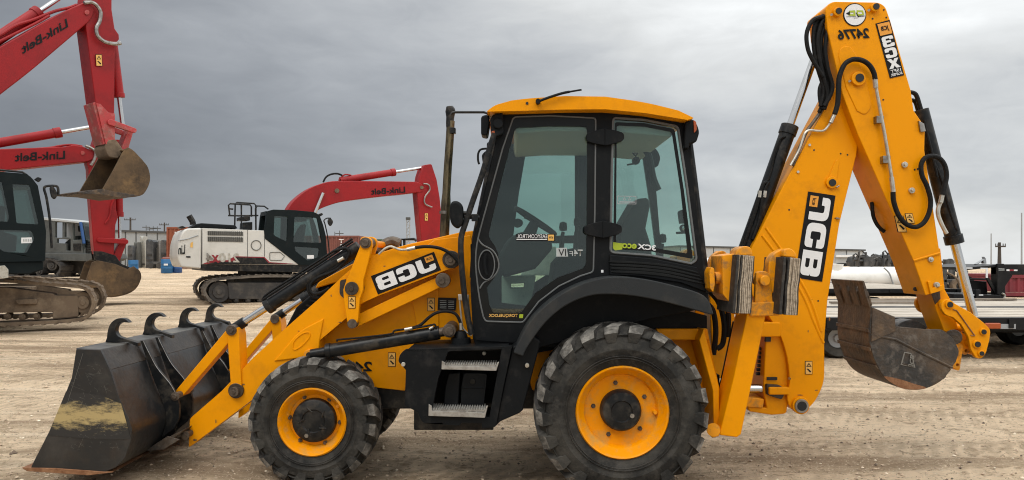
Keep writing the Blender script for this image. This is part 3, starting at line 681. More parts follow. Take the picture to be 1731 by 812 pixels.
# hose with a bent steel pipe running over the arm to the bonnet
MB().tube(cat([pl(x, y, 5.54) for x, y in ((640, 430), (651, 420.5), (660, 417), (668, 419.5), (677, 422.5), (690, 422))], 6), .009, 8).cyl(pl(688, 422, 5.54), pl(702, 419, 5.54), .015).build('hydraulic_pipe', 'zinc', LD)
MB().tube(cat([pl(x, y, 5.52) for x, y in ((702, 419), (720, 417), (740, 419), (755, 425), (768, 435), (777, 446), (782, 458))], 6), .013, 8).build('hydraulic_hose', 'rubber_hose', LD)
MB().tube(cat([pl(x, y, 5.48) for x, y in ((690, 557), (710, 550), (725, 537), (738, 529), (755, 526.5), (770, 531), (778, 545), (779, 556))], 6), .012, 8).build('hydraulic_hose', 'rubber_hose', LD)
MB().cyl(pl(779, 546, 5.48), pl(779.5, 558, 5.48), .014).build('hose_fitting', 'zinc', LD)
for pts in (((777, 505), (779, 530), (783, 555), (797, 568)), ((784, 505), (787, 535), (797, 562)), ((791, 503), (795, 540), (800, 560))):
    MB().tube(cat([pl(x, y, 5.52) for x, y in pts], 5), .007, 8).build('hydraulic_pipe', 'zinc', LD)
MB().plate([(774, 498), (792, 499), (792, 509), (775, 508)], 5.49, .05).build('pipe_clamp', 'zinc', LD, .003)
MB().lathe([(0, 0), (.055, 0), (.05, .02), (.035, .05), (.0, .06)], pl(779, 571, 5.5), 20, axis='Z').lathe([(.085, -.10), (.075, .0), (.0, .0)], pl(779, 571, 5.5), 24, axis='Z').build('filler_cap', 'black_plastic', LD)
MB().tube(cat([pl(x, y, 6.45) for x, y in ((640, 425), (652, 413), (664, 409), (675, 413))], 5), .05, 10).build('filter_housing', 'pin_steel', LD)

# --- step box and battery boxes
SY = 5.20
bo = rp([(683, 592, 4), (712, 590), (760, 588), (848, 586), (866, 585), (852, 650), (838, 722, 3), (815, 724), (814, 716), (781, 715), (776, 720), (714, 716, 8), (706, 697), (684, 686), (686, 626), (673, 611, 3), (676, 600)])
ho = rp([(757.5, 594, 5), (848, 590.5), (827, 706), (728, 702.5, 4), (741, 640)])
SB = MB().plate(bo, SY, .07, holes=[ho]).plate([(690, 593), (864, 588), (840, 700), (705, 700)], SY, .03, off=.40).plate([(690, 590), (860, 587), (859, 593), (692, 597)], SY, .55, off=.03).plate([(714, 706), (838, 712), (836, 719), (716, 714)], SY, .40, off=.07).plate([(686, 596), (708, 594), (722, 650), (709, 700), (688, 684)], SY, .38, off=.07).plate([(850, 592), (864, 590), (845, 690), (832, 700)], SY, .42, off=.07).build('step_box', 'black_plastic', LD, .018, 3)
MB().plate(rp([(866, 587), (900, 568, 4), (914, 577, 3), (898, 640), (884, 694), (878, 699), (846, 713), (837, 722), (852, 650)]), SY + .03, .42).build('mudguard_flap', 'black_plastic', SB, .012)
for (x, y) in ((682, 616), (891, 618), (815, 609)): MB().plate(circ(x, y, 3.6, 14), SY, .04, off=-.012 if x != 815 else .36).build('bolt_head', 'zinc', SB, .003)
for (x0, x1, y0, y1, x2) in ((747.5, 844, 609, 626, 0), (725.5, 825, 682, 705, 0)):
    h_ = y1 - y0; mb = MB(); mb.plate([(x0, y0), (x0 + 5, y0 + 3), (x0 + 6, y0 + h_ * .50), (x1 - 6, y0 + h_ * .62), (x1 - 3, y0 + h_ * .15), (x1, y0 + h_ * .1), (x1 - 5, y1), (x0 - .5, y0 + h_ * .86)], SY, .008, off=-.03)
    # grip-strut tread: cross slats and teeth
    p0, p1 = pl(x0 + 2, y0 + h_ * .42, SY), pl(x1 - 4, y0 + h_ * .56, SY); n_ = 22
    for r_ in range(5):
        yy = -.02 + r_ * .042
        mb.box((p0.x, SY + yy, p0.z - .016), (p1.x, SY + yy + .012, p0.z - .004))
        for k in range(n_):
            x = p0.x + (p1.x - p0.x) * (k + .5) / n_; mb.box((x - .005, SY + yy - .004, p0.z - .006), (x + .005, SY + yy + .016, p0.z + .008))
    for k in range(7):
        x = p0.x + (p1.x - p0.x) * k / 6; mb.box((x - .005, SY - .025, p0.z - .018), (x + .005, SY + .17, p0.z - .008))
    mb.build('step', 'step_steel', SB, .0015, 1)
MB().plate(rp([(758, 632, 4), (778, 630, 4), (774, 700), (748, 700), (752, 655)]), 5.33, .2).build('battery_box', 'black_plastic', SB, .012, 3)
bb = MB().plate(rp([(784, 631, 5), (824, 632, 5), (816, 704), (778, 702), (780, 652)]), 5.31, .2).plate([(781, 655), (820, 655), (820, 657), (781, 657)], 5.305, .01).build('battery_box', 'black_plastic', SB, .012, 3)
MB().plate(circ(799, 645, 5), 5.31, .02, off=-.008).build('lock_knob', 'black_gloss', bb, .004)

# --- cab
CY = 5.42; CT = .05
shell = rp([(850, 190), (955, 184), (1023, 184), (1091, 190), (1160, 203, 4), (1170, 260), (1180, 380), (1199, 512), (1150, 497), (1080, 483), (1030, 480), (982, 492), (940, 515), (900, 552), (878, 580, 3), (803, 575, 4), (798, 540), (795, 478), (798, 410), (812, 360), (823, 310)])
door_o = cat2([(819, 362), (808, 403), (804, 437), (806, 470), (811, 508), (817, 536)], 3) + rp([(817.2, 536), (821, 543.5, 4), (884, 545.5, 5), (911, 510), (945, 484), (981, 467), (1003, 460, 6), (1005.5, 360), (1007, 200, 5), (930, 196), (868, 198, 6), (850, 250)])
door_g = rp([(871, 216, 6), (930, 213), (993, 214, 6), (991, 452, 10), (942, 470), (905, 496), (881, 529, 6), (834, 530, 5), (827, 515), (823, 486), (836, 470, 14), (845, 448, 14), (840, 420, 14), (825, 400, 8), (848, 305)])
rw_o = rp([(1036.5, 199.5, 6), (1090, 203), (1146, 214, 7), (1162, 320), (1177.5, 440, 7), (1168, 446), (1100, 432), (1032, 427, 7), (1034, 300)])
def frame(P, far):
    def fin(mb, *a_, **k):
        if far: mb.mirror()
        return mb.build(*a_, **k)
    o = fin(MB().plate(shell, P, CT, holes=[door_o[::-1], rw_o[::-1]]), 'cab_side', 'black_plastic', CAB, 0)
    panes = [door_g] if not far else [rp([(894, 217, 5), (1000, 215, 5), (1000, 388, 5), (868, 390, 5), (880, 300)]), rp([(862, 405, 5), (1000, 405, 5), (990, 450, 8), (942, 470), (905, 494), (881, 522, 6), (850, 522, 5)])]
    d_ = fin(MB().plate(door_o, P, .03, holes=[q[::-1] for q in panes], off=.006), 'cab_door', 'black_gloss', LD, 0)
    for q in panes: fin(MB().plate(q, P, .006, off=.020), 'window_pane', 'cab_glass', d_)
    g_ = fin(MB().tube([pl(x, y, P) for x, y in door_o], .0065, 6, closed=True), 'door_seal', 'seal', d_)
    rw = fin(MB().plate(rw_o, P, .006, off=.015), 'rear_side_window', 'cab_glass', LD)
    fin(MB().tube([pl(x, y, P) for x, y in rw_o], .010, 6, closed=True), 'window_seal', 'seal', rw)
    if not far:
        b_ = fin(MB().sheet(rp([(1040, 206, 4), (1090, 208), (1141, 218, 5), (1157, 322), (1172, 438, 4), (1100, 425), (1037, 421, 4)]), P, .014, holes=[rp([(1043, 212, 4), (1090, 214), (1136, 223, 5), (1151, 322), (1163, 429, 4), (1100, 418), (1042, 413, 4)])[::-1]]), 'window_border', 'black_gloss', rw)
    return d_, rw
CAB = MB().plate([(800, 572), (880, 576), (900, 535), (950, 480), (1030, 464), (1195, 498), (1199, 520), (1100, 540), (900, 592), (803, 585)], CY + .02, 1.42).build('cab', 'black_plastic', LD, .01)
DR, RW = frame(CY, 0); frame(CY, 1)
# front and rear screens, corner posts
def screen(p, q, name):
    a_, b_ = pl(*p, CY), pl(*q, CY); mb = MB(); v_ = [mb.bm.verts.new(c_) for c_ in (a_ + Vector((0, .06, 0)), b_ + Vector((0, .06, 0)), b_ + Vector((0, 1.40, 0)), a_ + Vector((0, 1.40, 0)))]; mb.bm.faces.new(v_)
    return mb.build(name, 'screen_glass', LD)
screen((848, 200), (802, 415), 'windscreen'); screen((1160, 210), (1188, 470), 'rear_screen')
MB().plate([(795, 412), (805, 412), (806, 575), (799, 575)], CY + .02, 1.42).build('scuttle', 'black_plastic', CAB, .01)
MB().tube([pl(848, 197, CY + .03), pl(824, 300, CY + .03), pl(803, 402, CY + .03), pl(799, 470, CY + .03)], .024, 8).build('front_post', 'black_paint', CAB)
MB().plate([(840, 222), (845, 222), (825, 298), (811, 359), (807, 359), (822, 296)], CY + .05, .03).build('post_trim', 'grey_steel', CAB)
# hinges
for (x, y) in ((1022, 233), (1018.5, 388.5)):
    h_ = MB().plate(cat2([(x - 32, y), (x - 28, y - 7), (x - 8, y - 13), (x, y - 14), (x + 8, y - 13), (x + 28, y - 8), (x + 32, y), (x + 28, y + 7), (x + 8, y + 13), (x, y + 14), (x - 8, y + 13), (x - 28, y + 8)], 3, True), CY, .04, off=-.035).plate([(x - 1, y - 15), (x + 1, y - 15), (x + 1, y + 15), (x - 1, y + 15)], CY, .02, off=-.039).build('door_hinge', 'black_plastic', DR, .012, 3)
# handle
MB().plate(circ(823, 448, 14, 28, 24), CY, .012, off=-.002).build('handle_recess', 'black_plastic', DR, .006)
MB().tube([pl(x, y, CY - .012) for x, y in circ(822.5, 448, 13.5, 28, 25)], .005, 6, closed=True).build('recess_rim', 'seal', DR)
MB().tube(cat([pl(x, y, CY - .03) for x, y in ((822, 429), (819.5, 438), (819.5, 452), (822, 465))], 5), .014, 10).build('door_handle', 'black_plastic', DR)
MB().tube([pl(x, y, CY - .002) for x, y in cat2([(808, 404), (816, 414), (833, 424), (842, 440), (842, 456), (832, 470), (818, 478), (811, 488)], 5)], .006, 6).build('door_seal', 'seal', DR)
# interior
MB().plate([(803, 572), (876, 578), (890, 546), (1000, 560), (1000, 585), (803, 590)], CY + .08, 1.30).build('cab_floor', 'interior_dark', CAB)
MB().plate([(868, 206), (955, 200), (1023, 200), (1091, 206), (1140, 216), (1136, 232), (1023, 222), (930, 222), (872, 226)], CY + .06, 1.32).build('headliner', 'headliner', CAB, .02)
SC = 5.95
st = MB().plate(rp([(1046, 390, 4), (1068, 352), (1077, 336, 6), (1096, 334, 6), (1100, 345, 4), (1092, 386), (1102, 418, 4), (1103, 446), (1010, 446, 6), (1008, 425, 8), (1042, 420)]), SC, .48).build('operator_seat', 'seat_cloth', LD, .05, 3)
mb = MB(); c_ = pl(905, 374, 6.05); nrm_ = Vector((.55, 0, .83)).normalized(); u_ = Vector((0, 1, 0)); v_ = nrm_.cross(u_)
mb.tube([c_ + (u_ * math.cos(t_ / 32 * 2 * math.pi) + v_ * math.sin(t_ / 32 * 2 * math.pi)) * .20 for t_ in range(32)], .018, 8, closed=True)
for k in range(3): mb.tube([c_, c_ + (u_ * math.cos(2.1 * k + .5) + v_ * math.sin(2.1 * k + .5)) * .19 - nrm_ * .01], .016, 6)
sw = mb.build('steering_wheel', 'interior_dark', LD)
MB().tube([c_, pl(893, 400, 6.05), pl(880, 450, 6.05)], [.04, .06, .05], 12).build('steering_column', 'interior_dark', sw)
MB().plate(rp([(858, 404, 12), (880, 392, 6), (930, 398, 6), (935, 420), (905, 455), (850, 470), (838, 440)]), 5.9, .5).build('dashboard', 'interior_dark', LD, .03)
MB().plate(rp([(848, 468), (906, 466, 3), (900, 500), (895, 518), (848, 512)]), 6.2, .3, holes=[[(864, 480), (864, 488), (886, 488), (887, 479)]]).build('pale_panel', 'pale_beige', LD, .012)  # made-up panel in place of bright things outside the far pane
MB().plate([(898, 418), (940, 417), (940, 466), (880, 466)], 6.72, .1).build('pale_panel', 'pale_beige', LD, .01)  # second added panel, same stand-in for the bright view out
MB().plate(rp([(937, 446), (960, 420, 8), (992, 420, 8), (1003, 450), (1000, 500), (930, 500)]), 5.75, .6).build('seat_base', 'interior_dark', LD, .03)
for k, (x, y, yy) in enumerate(((952, 384, 5.9), (976, 376, 6.4), (1120, 404, 6.0))):
    MB().tube([pl(x - 4, y + 70, yy), pl(x - 2, y + 18, yy), pl(x, y + 8, yy)], [.03, .018, .014], 8).lathe([(0, -.035), (.03, -.03), (.034, 0), (.028, .035), (0, .045)], pl(x, y, yy), 12, axis='Z').build('control_lever', 'interior_dark', LD)
MB().plate(rp([(867, 372, 4), (876, 369, 4), (884, 373, 4), (884, 381, 4), (875, 386, 4), (867, 382, 4)]), 5.6, .03).build('inside_mirror', 'interior_dark', LD, .004)
# loader guard tubes behind the seat and the wiper gear on the back window
MB().tube(cat([pl(x, y, 6.3) for x, y in ((1092, 254), (1098, 268), (1104, 300), (1113, 322))], 5), .030, 8).build('boom_lock_arm', 'interior_dark', LD)
MB().cyl(pl(1108, 228, 5.7), pl(1118, 226, 5.7), .03).tube([pl(1096, 236, 5.7), pl(1104, 232, 5.7), pl(1112, 228, 5.7)], .012, 8).build('cab_light', 'black_plastic', CAB)
MB().cyl(pl(1108, 229, 5.66), pl(1120, 226, 5.66), .022).build('lamp_cover', 'headliner', CAB)
MB().tube([pl(1068, 256, 6.4), pl(1074, 264, 6.4), pl(1080, 256, 6.4)], .01, 6).lathe([(0, -.04), (.035, -.02), (.035, .02), (0, .04)], pl(1075, 272, 6.4), 12, axis='Y').tube([pl(1060, 279, 6.4), pl(1072, 277, 6.4)], .008, 6).build('ceiling_hook', 'interior_dark', CAB)
MB().plate(rp([(1147, 357, 4), (1158, 353, 4), (1160, 378), (1150, 378)]), 5.46, .05).cyl(pl(1155, 386, 5.47), pl(1155, 386, 5.53), .03).plate([(1144, 392), (1160, 391), (1161, 395), (1145, 396)], 5.46, .04).build('window_latch', 'black_paint', RW, .004)
MB().lathe([(0, 5.445), (.018, 5.45), (.02, 5.47)], (pl(1156, 386, 5.46).x, 0, pl(1156, 386, 5.46).z), 12).build('latch_button', 'chrome', RW)
# decals on the glass
dc = MB().sheet([(872.5, 395.5), (938, 396), (938, 408), (872, 407.5)], CY, .004).build('glass_decal', 'black_decal', DR)
write('EASYCONTROL', (925, 403), (-51.5, 0), (0, -6.6), CY, 'white_decal', 'decal_lettering', dc, .003, off=.001)
MB().sheet([(873, 404.3), (925, 404.3), (925, 405.6), (873, 405.6)], CY, .001).build('decal_rule', 'white_decal', dc)
lg = MB().sheet([(926.5, 397), (936.5, 397), (936.5, 407), (926.5, 407)], CY, .001).build('logo_square', 'label_yellow', dc)
write('JCB', (935, 404), (-7, 0), (.5, -4), CY, 'dark_ink', 'logo_mark', lg, .03, off=-.001)
dc = MB().sheet([(940.5, 419.5), (958, 419), (960.5, 434), (940.5, 434)], CY, .004).build('glass_decal', 'grey_decal', DR)
write('IV', (957, 433), (-13, 0), (0, -12), CY, 'black_decal', 'decal_lettering', dc, .0, off=.001)
write('T4', (985, 433), (-15, 0), (0, -11), CY, 'grey_decal', 'glass_lettering', DR, .03, off=.002)
write('F', (968.5, 433), (-6, 0), (0, -8), CY, 'grey_decal', 'glass_lettering', DR, .0, off=.002)
write('TORQUELOCK', (875, 537), (-49, 0), (0, -6), CY, 'label_yellow', 'glass_lettering', DR, .02, off=.001)
MB().sheet([(878, 531.5), (884.5, 531.5), (884, 538), (877.5, 538)], CY, .001).build('logo_square', 'lime_decal', DR)
dc = MB().sheet([(1036.5, 409.5), (1054, 412, ), (1052, 422), (1040, 423.5), (1036.5, 420)], CY, .012).build('glass_decal', 'lime_decal', RW)
write('3CX', (1109, 424), (-31, -3), (.5, -9), CY, 'white_decal', 'glass_lettering', RW, .03, off=.010)
write('eco', (1076.5, 421), (-25, -1.5), (.3, -8.5), CY, 'lime_decal', 'glass_lettering', RW, .03, off=.010)
dc = MB().sheet([(1044, 331), (1076, 331.5), (1076, 345.5), (1044, 345)], CY, .012, holes=[[(1045, 332), (1045, 344), (1075, 344.5), (1075, 332.5)]]).build('warning_panel', 'grey_steel', RW)
mb = MB()
for x in (1056, 1064.5): mb.sheet([(x, 333.5), (x + 3, 338.5), (x - 3, 338.5)], CY, .012, holes=[[(x, 335), (x - 1.6, 337.7), (x + 1.6, 337.7)]])
mb.sheet([(1047, 340.5), (1074, 340.8), (1074, 342.6), (1047, 342.4)], CY, .012); mb.build('panel_print', 'grey_steel', dc)
MB().plate([(1016, 456.5), (1020, 456.5), (1020, 461), (1016, 461)], CY, .004, off=-.003).build('inspection_sticker', 'white_decal', CAB)
# louvre panel and fender
lp_ = MB().plate(rp([(1030, 431, 3), (1100, 437), (1177, 452), (1193, 494), (1150, 478), (1080, 467), (1030, 465)]), CY, .06, off=-.02).build('louvre_panel', 'black_plastic', LD, .006)
mb = MB()
for k in range(4):
    f = k / 3; y0 = 441 + f * 17; mb.plate(cat2([(1034 + 1 * k, y0), (1080, y0 + 2 - f * 1.5), (1130, y0 + 7 - f), (1174 + 4 * k, y0 + 18 + f * 2), (1174 + 4 * k, y0 + 20 + f * 2), (1130, y0 + 10.5), (1080, y0 + 5.2), (1034 + k, y0 + 3)], 3, True), CY, .03, off=-.028)
mb.build('louvre_slot', 'black_gloss', lp_, .002)
fen = cat2([(868, 597), (893, 548), (930, 510), (978, 482), (1029, 468.5), (1080, 470.5), (1136, 482), (1190, 500), (1206, 528)], 5) + [(1207, 532)] + cat2([(1200, 532), (1136, 514), (1080, 502), (1034, 498), (995, 501), (955, 518), (921, 547), (893, 585), (884, 603)], 5)
for far in (0, 1):
    mb = MB().plate(rp([tuple(p) for p in fen]), 5.15, .42)
    if far: mb.mirror()
    mb.build('fender', 'fender_plastic', LD, .022, 3)
mb = MB().plate([(893, 592), (921, 548), (960, 520), (1000, 504), (1080, 504), (1195, 534), (1195, 560), (1110, 556), (893, 600)], 5.60, .03).build('wheel_arch', 'black_plastic', LD)
for (x, y) in ((921, 545), (946, 545), (970, 545)): MB().plate(circ(x, y, 1.6, 8), 5.60, .01, off=-.006).build('bolt_head', 'zinc', mb)
# roof
roof = rp([(822, 189, 3), (836, 178, 12), (865, 170), (893, 166.5, 30), (955, 162.5), (1023, 163.5), (1091, 173, 30), (1147, 187), (1174, 200, 4), (1162, 203), (1091, 191.5), (1023, 185), (955, 185.5), (870, 188)])
RF = MB().plate(roof, 5.30, 1.72).build('cab_roof', 'yellow_paint', LD, .035, 4)
MB().plate(circ(891, 175, 2.4, 12), 5.30, .02, off=-.005).build('roof_plug', 'dark_bore', RF)
MB().tube(cat([pl(x, y, 5.27) for x, y in ((910, 172), (925, 166), (950, 158), (968, 154.5), (983, 152))], 5), [.010] * 14 + [.007] * 20, 8).cyl(pl(909.5, 174, 5.31), pl(909.5, 171, 5.24), .018).build('aerial', 'black_plastic', LD)
# work lights under the roof corners
for far in (0, 1):
    mb = MB().plate(rp([(813, 196, 5), (825, 193, 4), (828, 206), (824, 230, 4), (813, 228, 4)]), 5.45, .16)
    if far: mb.mirror()
    mb.build('work_light', 'black_plastic', LD, .012)
    mb = MB().plate(rp([(828, 200, 5), (836, 192, 5), (850, 190), (852, 226, 5), (840, 232, 6), (830, 226)]), 5.36, .14).plate(circ(842, 209, 9), 5.34, .03)
    if far: mb.mirror()
    wl = mb.build('work_light', 'black_plastic', LD, .012)
    mb = MB().plate(rp([(831, 222), (836, 221), (837, 232, 2), (830, 230)]), 5.35, .05)
    if far: mb.mirror()
    mb.build('indicator_lens', 'lamp_orange', wl, .006)
    mb = MB().plate(rp([(1158, 206, 3), (1172, 200, 6), (1180, 212, 6), (1183, 224, 5), (1178, 240, 4), (1166, 244), (1164, 252, 3), (1157, 252)]), 5.36, .17)
    if far: mb.mirror()
    wl = mb.build('work_light', 'black_plastic', LD, .014)
    mb = MB().plate(rp([(1172.5, 203, 2), (1177, 206, 3), (1178, 220, 3), (1173.5, 225, 2)]), 5.35, .10)
    if far: mb.mirror()
    mb.build('indicator_lens', 'lamp_orange', wl, .006)
# exhaust, hand rail, mirrors, rear wiper cables
ex = MB().tube(cat([pl(x, y, 5.92) for x, y in ((751, 402), (752, 380), (756, 300), (760, 240), (762, 205))], 6), [.040] * 10 + [.034] * 20, 16).build('exhaust_pipe', 'exhaust_metal', LD)
MB().cyl(pl(751.5, 362, 5.92), pl(751.5, 357, 5.92), .043, n=16).build('pipe_clamp', 'steel', ex)
MB().tube(cat([pl(x, y, 5.92) for x, y in ((765, 226), (761, 215), (761, 200), (763, 188), (760, 184))], 6), [.020] * 6 + [.034] * 20, 14).lathe([(.0, .05), (.03, .04), (.038, .0), (.03, -.05), (0, -.06)], pl(760.5, 189, 5.92), 14, axis='Z').build('exhaust_tip', 'black_paint', ex)
MB().plate(rp([(760, 215), (770, 216), (770, 225), (760, 226)]), 5.88, .06).build('tip_clamp', 'black_paint', ex, .004)
MB().tube([pl(x, y, 5.55) for x, y in ((762, 196), (764, 191), (770, 190), (818, 190), (824, 192), (826, 198))], .010, 8).build('mirror_rail', 'black_paint', LD)
gr = MB().tube(cat([pl(x, y, 5.34) for x, y in ((836, 226), (828, 250), (815, 295), (800, 338), (786, 380), (780, 400), (779, 425), (782, 470), (788, 520), (797, 566))], 6), .022, 10).build('grab_rail', 'black_paint', LD)
MB().tube([pl(784, 366, 5.34), pl(810, 368, 5.38)], .018, 8).box(pl(797, 374, 5.33), pl(808, 362, 5.33) + Vector((0, .05, 0))).build('rail_bracket', 'black_paint', gr, .003)
mr = MB().plate(cat2([(760, 350), (764, 341), (773, 340), (781, 347), (783, 362), (781, 378), (773, 386), (764, 380), (760, 368)], 4, True), 5.30, .09).build('wing_mirror', 'black_plastic', LD, .025, 3)
MB().tube([pl(780, 360, 5.34), pl(790, 360, 5.34)], .014, 8).build('mirror_arm', 'black_paint', mr)
MB().tube(cat([pl(x, y, 5.5) for x, y in ((838, 252), (816, 252), (809, 258), (808, 270), (810, 278))], 5), .009, 8).plate(rp([(814, 262, 4), (822, 254, 4), (828, 270), (824, 295, 4), (818, 290)]), 5.48, .06).build('wing_mirror', 'black_plastic', LD, .006)
MB().tube(cat([pl(x, y, 5.5) for x, y in ((1160, 255), (1166, 300), (1176, 345), (1184, 385), (1186, 402))], 5), .006, 6).tube(cat([pl(x, y, 5.5) for x, y in ((1158, 260), (1165, 320), (1174, 350), (1180, 362))], 5), .01, 6).plate(bar((1185, 400), (1187, 418), 3, 3.6), 5.48, .04).plate([(1180, 418), (1190, 417), (1190, 422), (1180, 423)], 5.48, .04).build('washer_hose', 'rubber_hose', LD)
MB().tube([pl(1162, 215, 5.44), pl(1173, 300, 5.44), pl(1185, 400, 5.44), pl(1196, 495, 5.44)], .026, 8).build('rear_post', 'black_paint', CAB)

# --- rear frame, stabilizers
mb = MB().plate([(880, 600), (905, 575), (1196, 556), (1216, 655), (1216, 738), (1204, 741), (1180, 690), (900, 660)], 5.72, .03)
mb.plate([(1190, 556), (1216, 654), (1216, 737), (1207, 739), (1205, 660), (1182, 575)], 5.42, .30).plate([(1110, 556), (1196, 556), (1198, 575), (1112, 575)], 5.55, .2)
mb.build('rear_frame', 'yellow_paint', LD, .008)
MB().cyl(pl(1206, 727, 5.3), pl(1206, 727, 5.9), .05).build('stabilizer_pivot', 'yellow_worn', LD)
for far in (0, 1):
    def fin(mb, *a_, **k):
        if far: mb.mirror()
        return mb.build(*a_, **k)
    LG = fin(MB().plate([(1263.5, 528), (1296, 528), (1273, 640), (1253, 735), (1246, 740), (1216, 736), (1240, 640)], 5.30, .27), 'stabilizer_leg', 'yellow_paint', LD, .010)
    fin(MB().plate([(1268, 512), (1318, 510), (1318, 534), (1268, 535)], 5.28, .24), 'foot_beam', 'yellow_worn', LG, .008)
    fin(MB().plate(rp([(1221, 432, 3), (1250, 428), (1250, 534), (1237, 516), (1222, 498, 3)]), 5.27, .30), 'foot_plate', 'yellow_worn', LG, .006)
    fin(MB().plate(rp([(1243, 432), (1246, 422, 8), (1257, 415.5, 8), (1270, 418, 8), (1273, 432)]), 5.24, .16), 'foot_lug', 'yellow_worn', LG, .008)
    fin(MB().plate(rp([(1300, 440, 10), (1308, 428, 10), (1326, 419.5, 6), (1326, 530), (1318, 530), (1314, 505), (1302, 490), (1299, 465)]), 5.31, .10).plate(rp([(1324, 434), (1325, 421, 6), (1338, 419.5, 8), (1346, 428, 6), (1347, 436)]), 5.24, .16), 'foot_lug', 'yellow_worn', LG, .010)
    fin(MB().plate(rp([(1278, 460, 4), (1295, 458, 8), (1303, 466, 8), (1307, 512), (1276, 512)]), 5.30, .04).plate(circ(1294, 475, 9), 5.26, .2), 'foot_yoke', 'yellow_worn', LG, .008)
    fin(MB().cyl(pl(1276, 477, 5.33), pl(1292, 476, 5.33), .030).cyl(pl(1206, 470, 5.36), pl(1226, 470, 5.36), .026), 'foot_pin', 'grease', LG)
    fin(MB().plate(rp([(1199, 460, 4), (1203, 451, 5), (1208, 455), (1209, 480), (1206, 495), (1200, 488)]), 5.28, .16).cyl(pl(1208, 470, 5.36), pl(1222, 469, 5.36), .045), 'lock_lug', 'yellow_worn', LG, .008)
    for (tl_, tr2, br2, bl2) in (((1246, 430.5), (1278.5, 433.5), (1272.5, 531), (1238, 530)), ((1325, 434.5), (1358, 438), (1351.5, 534), (1317, 532))):
        lerp = lambda a_, b_, t: (a_[0] + (b_[0] - a_[0]) * t, a_[1] + (b_[1] - a_[1]) * t)
        q = lambda t0, t1: [lerp(tl_, tr2, t0), lerp(tl_, tr2, t1), lerp(bl2, br2, t1), lerp(bl2, br2, t0)]
        pk = fin(MB().plate(q(0, .14), 5.16, .40), 'pad_plate', 'pad_back', LG, .004)
        mb = MB(); rs = random.Random(int(tl_[0])); NL = 9
        for k in range(NL):
            t0, t1 = .15 + .84 * k / NL, .15 + .84 * (k + .80) / NL; o_ = -.006 + .016 * rs.random() + (.02 if k in (0, NL - 1) else 0); mi = 0 if k not in (1, NL - 1) else 1
            c4 = q(t0, t1); mid = .50 + .02 * rs.random(); kx = -1.3
            l_ = [lerp(c4[0], c4[3], j / 8) for j in range(9)]; r2_ = [lerp(c4[1], c4[2], j / 8) for j in range(9)]
            wob = lambda j: (rs.random() - .5) * .7 + (kx if j in (4, 5) else 0) * (.6 if j == 5 else 1)
            ws = [wob(j) for j in range(9)]
            mb.plate([(p[0] + w_, p[1]) for p, w_ in zip(r2_, ws)] + [(p[0] + w_, p[1]) for p, w_ in zip(l_, ws)][::-1], 5.16, .38, off=o_, mi=mi)
        fin(mb, 'rubber_pad', ['pad_rubber', 'pad_back'], pk, .004)
    # stabilizer ram beside the leg
    fin(MB().cyl(pl(1247, 545, 5.75), pl(1217, 690, 5.75), .042), 'stabilizer_ram', 'black_paint', LD, .004)
mb = MB()
for pts in (((1196, 490), (1214, 510), (1224, 545), (1222, 580), (1212, 590)), ((1200, 480), (1222, 500), (1231, 530), (1230, 570)), ((1192, 512), (1205, 525), (1210, 560), (1206, 600))): mb.tube(cat([pl(x, y, 5.75) for x, y in pts], 6), .022, 8)
mb.build('hydraulic_hose', 'rubber_hose', LD)
# slew post between stabilizer and boom
KP = MB().plate(rp([(1295, 560, 4), (1316, 556), (1328, 585), (1334, 660), (1330, 700, 6), (1305, 702), (1266, 696, 4), (1264, 686), (1296, 690), (1290, 660)]), 5.90, .44).plate(rp([(1278, 545), (1320, 545), (1320, 570), (1278, 570)]), 5.85, .5).plate([(1300, 655), (1335, 655), (1335, 668), (1300, 668)], 5.84, .5).plate([(1198, 460), (1240, 462), (1246, 640), (1205, 640)], 6.05, .2).build('slew_post', 'yellow_paint', LD, .012, 3)
MB().cyl(pl(1262, 657, 5.95), pl(1298, 657, 5.95), .038).build('slew_ram_rod', 'chrome', KP)
MB().plate(rp([(1296, 650, 3), (1322, 652, 8), (1328, 664, 8), (1322, 676, 4), (1297, 668, 3)]), 5.86, .2).build('slew_ram_eye', 'grease', KP, .006)
for pg in ([(1296, 562), (1304, 562), (1303, 578), (1294, 578)], [(1297, 638), (1314, 638), (1314, 643), (1297, 643)]): MB().plate(pg, 5.885, .03).build('post_slot', 'dark_bore', KP)
MB().plate([(1264, 672), (1292, 675), (1290, 690), (1262, 688)], 5.88, .3).build('slew_ram_lug', 'yellow_worn', KP, .006)
mb = MB()
for k in range(7): mb.cyl(pl(1284 - k, 590 + 7 * k, 6.0), pl(1291 - k, 590 + 7 * k, 6.0), .014)
mb.build('grease_pipe', 'black_paint', KP)

# --- boom
BM = 5.86
boom = rp([(1412, 150), (1440, 110, 10), (1462, 150), (1448, 262), (1419, 380), (1399, 510), (1394, 576), (1394, 648, 18), (1378, 680, 12), (1360, 697, 10), (1347, 698, 10), (1334, 688, 8), (1330, 672, 6), (1335, 645), (1332, 608, 20), (1320, 566, 20), (1296, 530), (1272, 500), (1262, 450), (1271, 418), (1325, 313), (1376, 217)])
BO = MB().plate(boom, BM, .28).build('boom', 'yellow_paint', LD, .008)
MB().plate(circ(1352, 685, 14.5, 32), BM, .05, off=-.03).build('boom_pivot', 'yellow_paint', BO, .006)
MB().plate(circ(1352, 685, 11.5, 32), BM, .03, off=-.045).build('pivot_ring', 'steel', BO, .003)
MB().plate(circ(1352, 685, 8, 28), BM, .01, off=-.047).build('pivot_bore', 'dark_bore', BO)
bp_ = MB().plate(circ(1405, 309, 10, 24), BM, .04, off=-.022).plate(bar((1405, 309), (1415, 274), 8, 3.4), BM, .03, off=-.008).build('boom_boss', 'yellow_paint', BO, .005)
